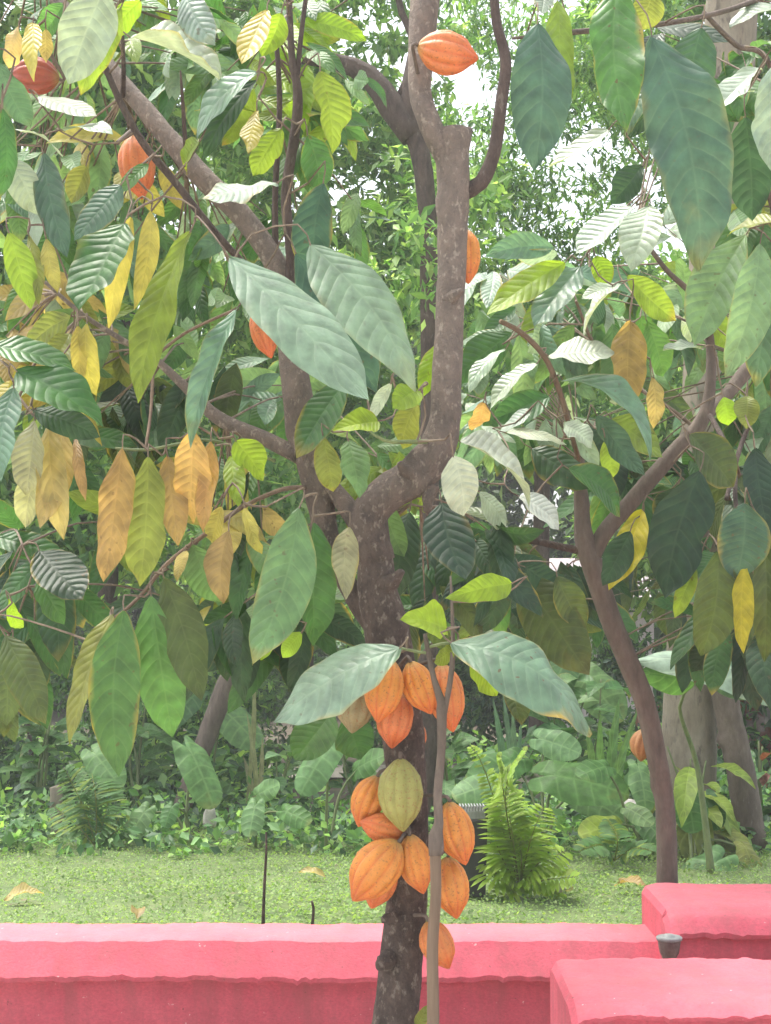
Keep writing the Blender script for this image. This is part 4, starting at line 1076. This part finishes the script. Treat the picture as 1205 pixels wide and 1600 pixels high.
# ------------------------------------------------------------------ taro, fern, banana, strap plants
def heart(ctr, tipdir, nrm, L, seed, wfac=0.8):
    rng = np.random.default_rng(seed)
    a = unit(tipdir); n = np.asarray(nrm, float); n = unit(n - a * np.dot(n, a)); s = np.cross(a, n)
    nr, nt_ = 7, 40
    V, U = [ctr], [(0.3, 0.5)]
    ph = rng.uniform(0, 6)
    for i in range(1, nr + 1):
        q = i / nr
        for j in range(nt_):
            th = -math.pi + 2 * math.pi * (j + 0.5) / nt_
            c = abs(math.cos(th / 2))
            r = 0.29 + 0.46 * c ** 7 + 0.05 * math.exp(-((abs(th) - 2.35) / 0.45) ** 2)
            r *= 1 - 0.72 * math.exp(-((math.pi - abs(th)) / 0.17) ** 2)
            x, y = math.cos(th) * r, math.sin(th) * r * wfac
            z = -0.10 * q * q * abs(x) + 0.03 * math.sin(th * 5 + ph) * q * q - 0.05 * q * q + 0.05 * abs(y)
            V.append(ctr + L * (a * x * q + s * y * q + n * z))
            U.append((0.33 + x * q * 0.95, 0.5 + 1.2 * y * q))
    Fc = []
    for j in range(nt_):
        j2 = (j + 1) % nt_
        Fc.append([0, 1 + j, 1 + j2])
        for i in range(nr - 1):
            Fc.append([1 + i * nt_ + j, 1 + (i + 1) * nt_ + j, 1 + (i + 1) * nt_ + j2, 1 + i * nt_ + j2])
    return np.array(V), Fc, np.array(U)


def taro(base_px, Y, leaves, label, seed):
    """leaves: (cx, cy, tip x, tip y, length px, colour)"""
    rng = np.random.default_rng(seed)
    b = P(base_px[0], base_px[1], Y); b = np.array([b[0], Y, GZ])
    r = root('taro_plant', tuple(b), label, 'plant', 'broad leaved plants behind the lawn')
    for k, (cx, cy, tx, ty, lp, col) in enumerate(leaves):
        yy = Y + rng.uniform(-0.25, 0.25)
        c = P(cx, cy, yy); t = P(tx, ty, yy - 0.08)
        nrm = np.array([rng.uniform(-0.5, 0.5), -rng.uniform(0.6, 1.0), rng.uniform(0.3, 0.9)])
        L = lp / (F / yy)
        V, Fc, U = heart(c, t - c, nrm, L, seed + k, rng.uniform(0.62, 0.85))
        lf = mesh('leaf', V, Fc, M_TARO, r, uv=U, tint=tint_of({'teal': 'mid', 'mid': 'green', 'dteal': 'dgreen'}.get(col, col), rng, len(V), rng.choice([0.0, 0.2, 0.4])))
        st = b + np.array([rng.uniform(-0.05, 0.05), rng.uniform(-0.05, 0.05), 0])
        V, Fc, _ = tube([st, (st + c) / 2 + np.array([(c[0] - st[0]) * -0.15, 0.05, 0.08]), c - np.array([0, -0.01, 0.005])], [0.011, 0.008, 0.005], 7, 0.05, 0, 0)
        mesh('stalk', V, Fc, M_STALK, lf)


taro((300, 1320), 8.9, [(300, 1178, 335, 1245, 120, 'teal'), (225, 1270, 190, 1322, 66, 'lgreen'), (268, 1262, 255, 1295, 44, 'green')], 'tall taro plant with one large drooping heart shaped leaf on the left', 1)
taro((395, 1330), 8.8, [(398, 1262, 388, 1305, 62, 'lgreen'), (448, 1268, 480, 1282, 60, 'mid'), (405, 1240, 440, 1222, 50, 'lgreen'), (470, 1310, 500, 1300, 40, 'mid')], 'low pale green arrow leaved taro clump left of the trunk', 2)
taro((520, 1325), 8.7, [(515, 1165, 480, 1215, 116, 'teal'), (560, 1200, 590, 1180, 70, 'mid'), (545, 1310, 560, 1270, 66, 'lgreen')], 'taro plant with broad bluish green leaves directly behind the orange pods', 3)
taro((850, 1330), 8.6, [(850, 1156, 900, 1172, 80, 'lgreen'), (870, 1212, 960, 1225, 150, 'mid'), (800, 1190, 750, 1215, 110, 'mid'), (905, 1240, 960, 1265, 110, 'teal'), (770, 1225, 715, 1240, 90, 'lgreen')], 'spreading taro plant with pale broad leaves behind the fern', 4)
taro((1000, 1330), 8.4, [(1000, 1205, 1010, 1245, 86, 'lgreen'), (945, 1198, 915, 1205, 70, 'mid'), (960, 1290, 915, 1298, 80, 'ygreen'), (1010, 1285, 1030, 1305, 70, 'mid'), (985, 1265, 1015, 1282, 56, 'lgreen')], 'taro plant with young lime leaves just left of the slender stem', 5)
taro((1090, 1330), 8.2, [(1075, 1240, 1085, 1300, 80, 'mid'), (1105, 1250, 1120, 1290, 64, 'dgreen'), (1115, 1350, 1070, 1398, 130, 'teal'), (1165, 1325, 1180, 1355, 60, 'olive'), (1180, 1380, 1205, 1390, 90, 'teal')], 'leafy taro plant between the slender stem and the leaning trunk', 6)
taro((120, 1330), 9.2, [(70, 1325, 40, 1345, 70, 'mid'), (100, 1310, 130, 1330, 60, 'teal'), (150, 1180, 175, 1210, 90, 'teal')], 'low taro clump at the lawn edge beside the grey stump', 7)
taro((330, 1120), 10.5, [(350, 1110, 385, 1140, 110, 'teal'), (300, 1090, 270, 1120, 90, 'dteal')], 'bluish taro leaves in the shade beyond the large drooping leaf', 8)
taro((930, 1250), 10.6, [(920, 1060, 945, 1090, 110, 'teal'), (880, 1040, 860, 1080, 100, 'dgreen')], 'shaded taro plant left of the slender stem below the fork', 9)


def fern(base_px, Y, fronds, label, seed, col, name='fern', k=1.0):
    rng = np.random.default_rng(seed)
    b = P(base_px[0], base_px[1], Y); b = np.array([b[0], b[1], max(GZ, b[2])])
    r = root(name, tuple(b), label, 'fern', 'ferns behind the lawn')
    for q, (mx_, my_, tx, ty, wp) in enumerate(fronds):
        yy = Y + rng.uniform(-0.3, 0.2)
        m_, t_ = P(mx_, my_, Y - 0.1), P(tx, ty, yy)
        bag = Bag()
        C, _ = catmull([b, m_, t_], [1, 1, 1], 0.02)
        V, Fc, _ = tube([b, m_, t_], [0.004, 0.003, 0.001], 5, 0.05, 0, 0, cap=False)
        tt = np.array([*(np.array(lin(PAL['olive'])) * 0.6), 0.1])
        bag.add(V, Fc, None, np.tile(tt, (len(V), 1)))
        T_ = np.gradient(C, axis=0)
        for i in range(3, len(C) - 1):
            f = i / len(C)
            ln = wp / (F / Y) * (math.sin(math.pi * min(1.0, (0.12 + 0.88 * f))) ** 0.8) * 0.5 + 0.006
            a = unit(T_[i]); up = np.array([0, -0.6, 0.8]); s = unit(np.cross(a, up))
            for sg in (-1, 1):
                d = unit(s * sg + a * 0.35 + np.array([0, 0, -0.18 + rng.normal() * 0.06]))
                V, Fc, U = leaf_arrays(C[i], C[i] + d * ln * 1.5, 0.024, (0, -0.5, 1), nu=4, nv=2, seed=i, wave=0, shape=2)
                bag.add(V, Fc, U, tint_of(col if rng.uniform() < 0.8 else 'ygreen', rng, len(V), 0.2))
        bag.build('frond', M_YOUNG, r)


fern((812, 1388), 7.2, [(785, 1360, 748, 1345, 36), (790, 1260, 780, 1180, 46), (760, 1210, 735, 1165, 30), (800, 1300, 790, 1235, 70), (780, 1330, 765, 1270, 50), (830, 1310, 850, 1260, 56), (840, 1350, 885, 1330, 50), (770, 1370, 745, 1350, 46), (830, 1370, 880, 1395, 44), (800, 1390, 770, 1415, 40), (815, 1340, 805, 1280, 74), (850, 1375, 900, 1370, 40), (790, 1240, 820, 1170, 40)],
     'bright yellow green fern beside the dark box', 1, 'lime')
fern((150, 1330), 8.9, [(130, 1260, 100, 1200, 50), (150, 1250, 140, 1190, 50), (120, 1290, 85, 1260, 44), (165, 1270, 175, 1220, 44), (180, 1300, 205, 1280, 40)],
     'mid green feathery fern at the left end of the lawn', 2, 'green')
fern((960, 1345), 8.1, [(940, 1320, 905, 1330, 34), (965, 1310, 950, 1280, 34), (990, 1325, 1020, 1330, 34)],
     'small low fern at the lawn edge near the white stone', 3, 'green')

# banana plant
bn = root('banana_plant', (*P(1110, 1290, 7.9)[:2], GZ), 'banana plant with one long arching pale leaf across the leaning trunk', 'plant')
bb = np.array(bn.location)
V, Fc, C = tube([bb, P(1090, 1200, 7.9), P(1062, 1105, 7.8), P(1090, 1060, 7.7)], [0.022, 0.014, 0.009, 0.006], 10, 0.06, 0.02, 2)
mesh('stem', V, Fc, M_STALK, bn)
rngb = np.random.default_rng(14)
for (bx, by, tx, ty, wp, col, n) in [(1250, 1112, 990, 1032, 62, 'pale', (0.1, -0.75, 0.9)), (1085, 1070, 1000, 1050, 40, 'green', (0, -1, 0.1)), (1130, 1000, 1200, 1090, 80, 'teal', (0, -1, 0.3))]:
    B_, T_ = P(bx, by, 7.7), P(tx, ty, 7.5)
    V, Fc, U = leaf_arrays(B_, T_, wp / (F / 7.6) * 1.4, n, arch=0.12, fold=-0.35, wave=0.006, nu=30, nv=8, seed=3)
    lf = mesh('leaf', V, Fc, M_TARO, bn, uv=U, tint=tint_of(col, rngb, len(V), 0.1))
    V, Fc, _ = tube([C[-1], (C[-1] + B_) / 2, B_], [0.01, 0.008, 0.006], 6, 0.1)
    mesh('stalk', V, Fc, M_STALK, lf)

# strap-leaved plants
def strap(base_px, Y, blades, label, seed, col):
    rng = np.random.default_rng(seed)
    b = P(base_px[0], base_px[1], Y); b = np.array([b[0], b[1], GZ])
    r = root('strap_leaf_plant', tuple(b), label, 'plant', 'strap leaved plants')
    for (tx, ty, wp) in blades:
        t_ = P(tx, ty, Y + rng.uniform(-0.2, 0.2))
        V, Fc, U = leaf_arrays(b + rng.normal(size=3) * np.array([0.03, 0.03, 0]), t_, wp / (F / Y), (rng.uniform(-0.4, 0.4), -1, 0.2), arch=rng.uniform(-0.04, 0.08), fold=0.3, wave=0.0, nu=14, nv=4, seed=seed, shape=2)
        mesh('blade', V, Fc, M_TARO, r, uv=U, tint=tint_of(col, rng, len(V), 0.1))


strap((950, 1240), 9.6, [(968, 1090, 16), (938, 1110, 14), (985, 1140, 14), (915, 1130, 14), (1000, 1100, 12)], 'upright strap leaved plant left of the slender stem', 1, 'mid')
strap((790, 1230), 9.8, [(770, 1090, 12), (785, 1080, 10), (800, 1100, 12), (815, 1120, 10)], 'upright bluish strap leaved plant above the fern', 2, 'teal')
strap((400, 1240), 10.2, [(398, 1040, 9), (385, 1110, 8), (410, 1150, 8), (380, 1180, 9)], 'thin dry pale stalks standing before the dark bush', 3, 'gtan')

def leafy_plant(base_px, Y, n, hpx, size, cols, label, seed, droop=0.3, wf=0.4):
    rng = np.random.default_rng(seed)
    b = P(base_px[0], base_px[1], Y); b = np.array([b[0], b[1], GZ])
    r = root('leafy_plant', tuple(b), label, 'plant', 'leafy plants behind the lawn')
    H = hpx / (F / Y)
    for q in range(3):
        tp = b + np.array([rng.normal() * 0.12 * H, rng.normal() * 0.1 * H, H * rng.uniform(0.75, 1.0)])
        V, Fc, C = tube([b, (b + tp) / 2 + rng.normal(size=3) * 0.03, tp], [0.012, 0.009, 0.005], 6, 0.05, 0, 0)
        mesh('stem', V, Fc, M_STALK, r)
        for k in range(n // 3):
            c = C[int(len(C) * rng.uniform(0.35, 1.0)) - 1]
            az = rng.uniform(0, 6.28)
            d = unit(np.array([math.cos(az), math.sin(az), rng.uniform(-droop, 0.7)]))
            L = size * rng.uniform(0.6, 1.2)
            V, Fc, U = leaf_arrays(c + d * 0.04, c + d * L + np.array([0, 0, -droop * L * 0.4]), L * wf, (d[0] * 0.2, -0.5, 1), arch=0.1, fold=0.25, wave=0.015, curl=0.15, nu=10, nv=4, seed=int(rng.integers(1e6)), ragged=0.15)
            lf = mesh('leaf', V, Fc, M_TARO, r, uv=U, tint=tint_of(rng.choice(cols), rng, len(V), rng.choice([0.1, 0.5])))


leafy_plant((60, 1310), 9.9, 24, 190, 0.3, ['dgreen', 'green', 'mid'], 'tall leafy green plant among the dark bushes at the left edge', 1)
leafy_plant((215, 1310), 10.3, 24, 170, 0.28, ['green', 'mid', 'dgreen'], 'leafy plant just behind the feathery fern on the left', 2)
leafy_plant((430, 1300), 10.0, 18, 120, 0.24, ['mid', 'lgreen', 'green'], 'bright leafy plant before the dry pale stalks', 3)
leafy_plant((700, 1300), 9.6, 24, 160, 0.28, ['lgreen', 'green', 'mid'], 'leafy plant with fresh leaves rising behind the dark box', 4, 0.2)
leafy_plant((880, 1290), 10.3, 30, 230, 0.34, ['dgreen', 'green', 'mid'], 'tall dark leafy plant between the fern and the slender stem', 5)
leafy_plant((1090, 1300), 8.5, 27, 170, 0.34, ['olive', 'ygreen', 'olive', 'gtan'], 'yellowing plant with drooping olive leaves before the palm trunk', 6, 1.2, 0.34)
leafy_plant((1195, 1300), 9.2, 24, 150, 0.28, ['green', 'dgreen', 'red'], 'leafy plant with a few dull red leaves at the right edge', 7)
leafy_plant((560, 1290), 10.4, 24, 130, 0.26, ['mid', 'dgreen', 'green'], 'low leafy plant beside the path directly left of the trunk', 8)

# ------------------------------------------------------------------ small things on the lawn
def stick(spec, Y, label, mat, k):
    V, Fc, _ = px_tube(spec, Y, 7, 0.04, 0.12, k)
    b = P(spec[0][0], spec[0][1], Y)
    tag(mesh('stick', V, Fc, mat, origin=tuple(b)), label, 'stick', 'sticks standing in the lawn')


stick([(411, 1450, 6), (413, 1390, 5), (416, 1330, 4), (416, 1300, 3)], 5.7, 'taller thin dark stick standing in the lawn behind the wall', M_BARK_DARK, 1)
stick([(488, 1450, 6), (490, 1420, 5), (487, 1408, 4)], 5.8, 'short dark stick stub just above the wall edge', M_BARK_DARK, 2)
stick([(278, 1290, 34), (305, 1200, 32), (335, 1120, 32), (350, 1080, 32), (372, 1040, 30), (395, 1000, 24)], 10.0, 'leaning reddish brown log behind the large taro leaf', M_BARK_BROWN, 3)

for q, (fx, fy, fl, fcol, flab) in enumerate([(38, 1392, 0.09, 'tan', 'pale dead leaf lying on the lawn near the left edge'), (215, 1418, 0.07, 'brown', 'crumpled brown leaf on the lawn close to the wall'),
        (488, 1358, 0.07, 'tan', 'light dry leaf lying on the lawn left of the lowest pods'), (880, 1385, 0.08, 'gtan', 'small pale leaf on the lawn right of the fern'), (985, 1375, 0.09, 'brown', 'brown dead leaf on the lawn beside the slender stem')]):
    Yf = 1.21 / ((fy - 990) / F)
    c = P(fx, fy, Yf); c[2] = GZ + 0.035
    an = 0.4 + q * 1.3
    d = np.array([math.cos(an), math.sin(an), 0.12]) * fl
    V, Fc, U = leaf_arrays(c - d, c + d, fl * 0.9, (0.1, -0.4, 1), arch=0.12, fold=0.5, wave=0.04, nu=12, nv=6, seed=900 + q, ragged=0.3)
    tag(mesh('fallen_leaf', V, Fc, M_LEAF, origin=tuple(c), uv=U, tint=tint_of(fcol, RNG, len(V), 0.8)), flab, 'fallen leaf', 'fallen leaves on the lawn')

bx_ = P(738, 1392, 7.2)
bxr = root('garden_box', tuple(bx_), 'dark upright box with a pale ridged lid behind the right hand pods', 'box')
sc_ = F / 7.2
def box_prism(x0, x1, y0, y1, z0, z1, tx=0.0, ch=0.006):
    V, Fc = [], []
    for (z, i) in ((z0, 0), (z0 + ch, 1), (z1 - ch, 1), (z1, 0)):
        f = (z - z0) / (z1 - z0)
        e = ch if i == 0 else 0
        q = tx * (1 - f)
        for (x, y) in ((x0 + q + e, y0 + e), (x1 - q - e, y0 + e), (x1 - q - e, y1 - e), (x0 + q + e, y1 - e)):
            V.append((x, y, z))
    for i in range(3):
        for j in range(4):
            Fc.append([i * 4 + j, i * 4 + (j + 1) % 4, (i + 1) * 4 + (j + 1) % 4, (i + 1) * 4 + j])
    Fc += [[3, 2, 1, 0], [12, 13, 14, 15]]
    return np.array(V), Fc
hz = 128 / sc_
V, Fc = box_prism(bx_[0] - 0.07, bx_[0] + 0.07, 7.13, 7.27, bx_[2] - 0.02, bx_[2] + hz * 0.86, 0.012)
mesh('body', V, Fc, M_DARKBOX, bxr, smooth=False)
V, Fc = box_prism(bx_[0] - 0.06, bx_[0] + 0.06, 7.14, 7.26, bx_[2] + hz * 0.86, bx_[2] + hz * 0.96, 0.0, 0.004)
mesh('lid', V, Fc, M_PALELID, bxr, smooth=False)
bq = Bag()
for i in range(9):
    xx = bx_[0] - 0.056 + 0.014 * i
    V, Fc = box_prism(xx - 0.003, xx + 0.003, 7.14, 7.26, bx_[2] + hz * 0.961, bx_[2] + hz * 1.02, 0, 0.001)
    bq.add(V, Fc)
bq.build('ridges', M_PALELID, bxr, smooth=False)
for sg in (-1, 1):
    V, Fc = box_prism(bx_[0] + sg * 0.067 - 0.006, bx_[0] + sg * 0.067 + 0.006, 7.135, 7.265, bx_[2] + hz * 0.861, bx_[2] + hz * 1.0, 0, 0.002)
    mesh('side_plate', V, Fc, M_DARKBOX, bxr, smooth=False)


def stone(px, py, Y, rx, ry, label, k, mat=None):
    rng = np.random.default_rng(k)
    c = P(px, py, Y)
    n1, n2 = 10, 16
    V, Fc = [], []
    ph = rng.uniform(0, 6, 4)
    for i in range(n1 + 1):
        th = math.pi * i / n1
        for j in range(n2):
            a = 2 * math.pi * j / n2
            q = 1 + 0.12 * math.sin(2 * a + ph[0]) + 0.1 * math.sin(3 * th + ph[1]) + 0.06 * math.sin(5 * a + 3 * th + ph[2])
            e = 0.6
            f = lambda v: math.copysign(abs(v) ** e, v)
            V.append((c[0] + rx / (F / Y) * q * f(math.sin(th)) * f(math.cos(a)), c[1] + rx / (F / Y) * q * f(math.sin(th)) * f(math.sin(a)), c[2] + ry / (F / Y) * q * f(math.cos(th))))
    for i in range(n1):
        for j in range(n2):
            j2 = (j + 1) % n2
            Fc.append([i * n2 + j, i * n2 + j2, (i + 1) * n2 + j2, (i + 1) * n2 + j])
    tag(mesh('stone', V, Fc, mat or M_STONE, origin=tuple(c)), label, 'stone', 'pale stones among the plants')


stone(992, 1270, 8.9, 20, 18, 'squarish white stone left of the slender stem', 1)
stone(912, 1256, 9.2, 12, 12, 'smaller pale stone left of the squarish white stone', 2)
stone(328, 1278, 9.0, 9, 14, 'pale upright stone below the large taro leaf', 3)
stone(840, 1238, 10.5, 46, 26, 'large flat tan rock among the taro leaves', 4, M_PATH)

st_ = P(92, 1325, 9.3)
V, Fc, _ = px_tube([(92, 1335, 24), (90, 1290, 20), (88, 1240, 18), (86, 1228, 15)], 9.3, 12, 0.03, 0.12, 4)
tag(mesh('tree_stump', V, Fc, M_PALM, origin=tuple(st_)), 'narrow grey tree stump at the left edge of the lawn', 'stump')

# pale house behind the right tree
hp = P(880, 1150, 19.5)
hs = root('house', (hp[0], 19.5, GZ), 'pale lilac house glimpsed between the leaves of the right tree', 'house')
def bxm(x0, x1, y0, y1, z0, z1):
    V = [(x0, y0, z0), (x1, y0, z0), (x1, y1, z0), (x0, y1, z0), (x0, y0, z1), (x1, y0, z1), (x1, y1, z1), (x0, y1, z1)]
    return np.array(V), [[0, 1, 5, 4], [1, 2, 6, 5], [2, 3, 7, 6], [3, 0, 4, 7], [4, 5, 6, 7], [3, 2, 1, 0]]
V, Fc = bxm(hp[0] - 0.75, hp[0] + 1.2, 19.5, 22, GZ - 0.05, 2.0)
mesh('wall', V, Fc, M_WALLPALE, hs, smooth=False)
x0, x1 = hp[0] - 0.9, hp[0] + 1.35
V = [(x0, 19.2, 2.02), (x1, 19.2, 2.02), (x1, 20.75, 2.6), (x0, 20.75, 2.6), (x1, 22.3, 2.02), (x0, 22.3, 2.02), (x0, 19.2, 1.94), (x1, 19.2, 1.94), (x1, 22.3, 1.94), (x0, 22.3, 1.94)]
mesh('roof', V, [[0, 1, 2, 3], [3, 2, 4, 5], [6, 7, 1, 0], [9, 5, 4, 8], [0, 3, 5, 9, 6], [1, 7, 8, 4, 2], [6, 9, 8, 7]], M_ROOF, hs, smooth=False)
for dx in (-0.25, 0.7):
    V, Fc = bxm(hp[0] + dx - 0.25, hp[0] + dx + 0.25, 19.46, 19.497, 1.1, 1.75)
    wn = mesh('window', V, Fc, M_DARKBOX, hs, smooth=False)

# ------------------------------------------------------------------ haze
m, t = new_mat('haze_air')
out = N(t, 'ShaderNodeOutputMaterial')
pv = N(t, 'ShaderNodeVolumePrincipled')
pv.inputs['Color'].default_value = (0.95, 0.98, 0.93, 1)
pv.inputs['Density'].default_value = 0.0042
t.links.new(pv.outputs[0], out.inputs['Volume'])
V, Fc = bxm(-42, 42, -4, 62, -1.0, 12.5)
tag(mesh('haze', V, Fc, m, smooth=False), 'thin pale humid haze filling the garden air', 'haze', kind='stuff')
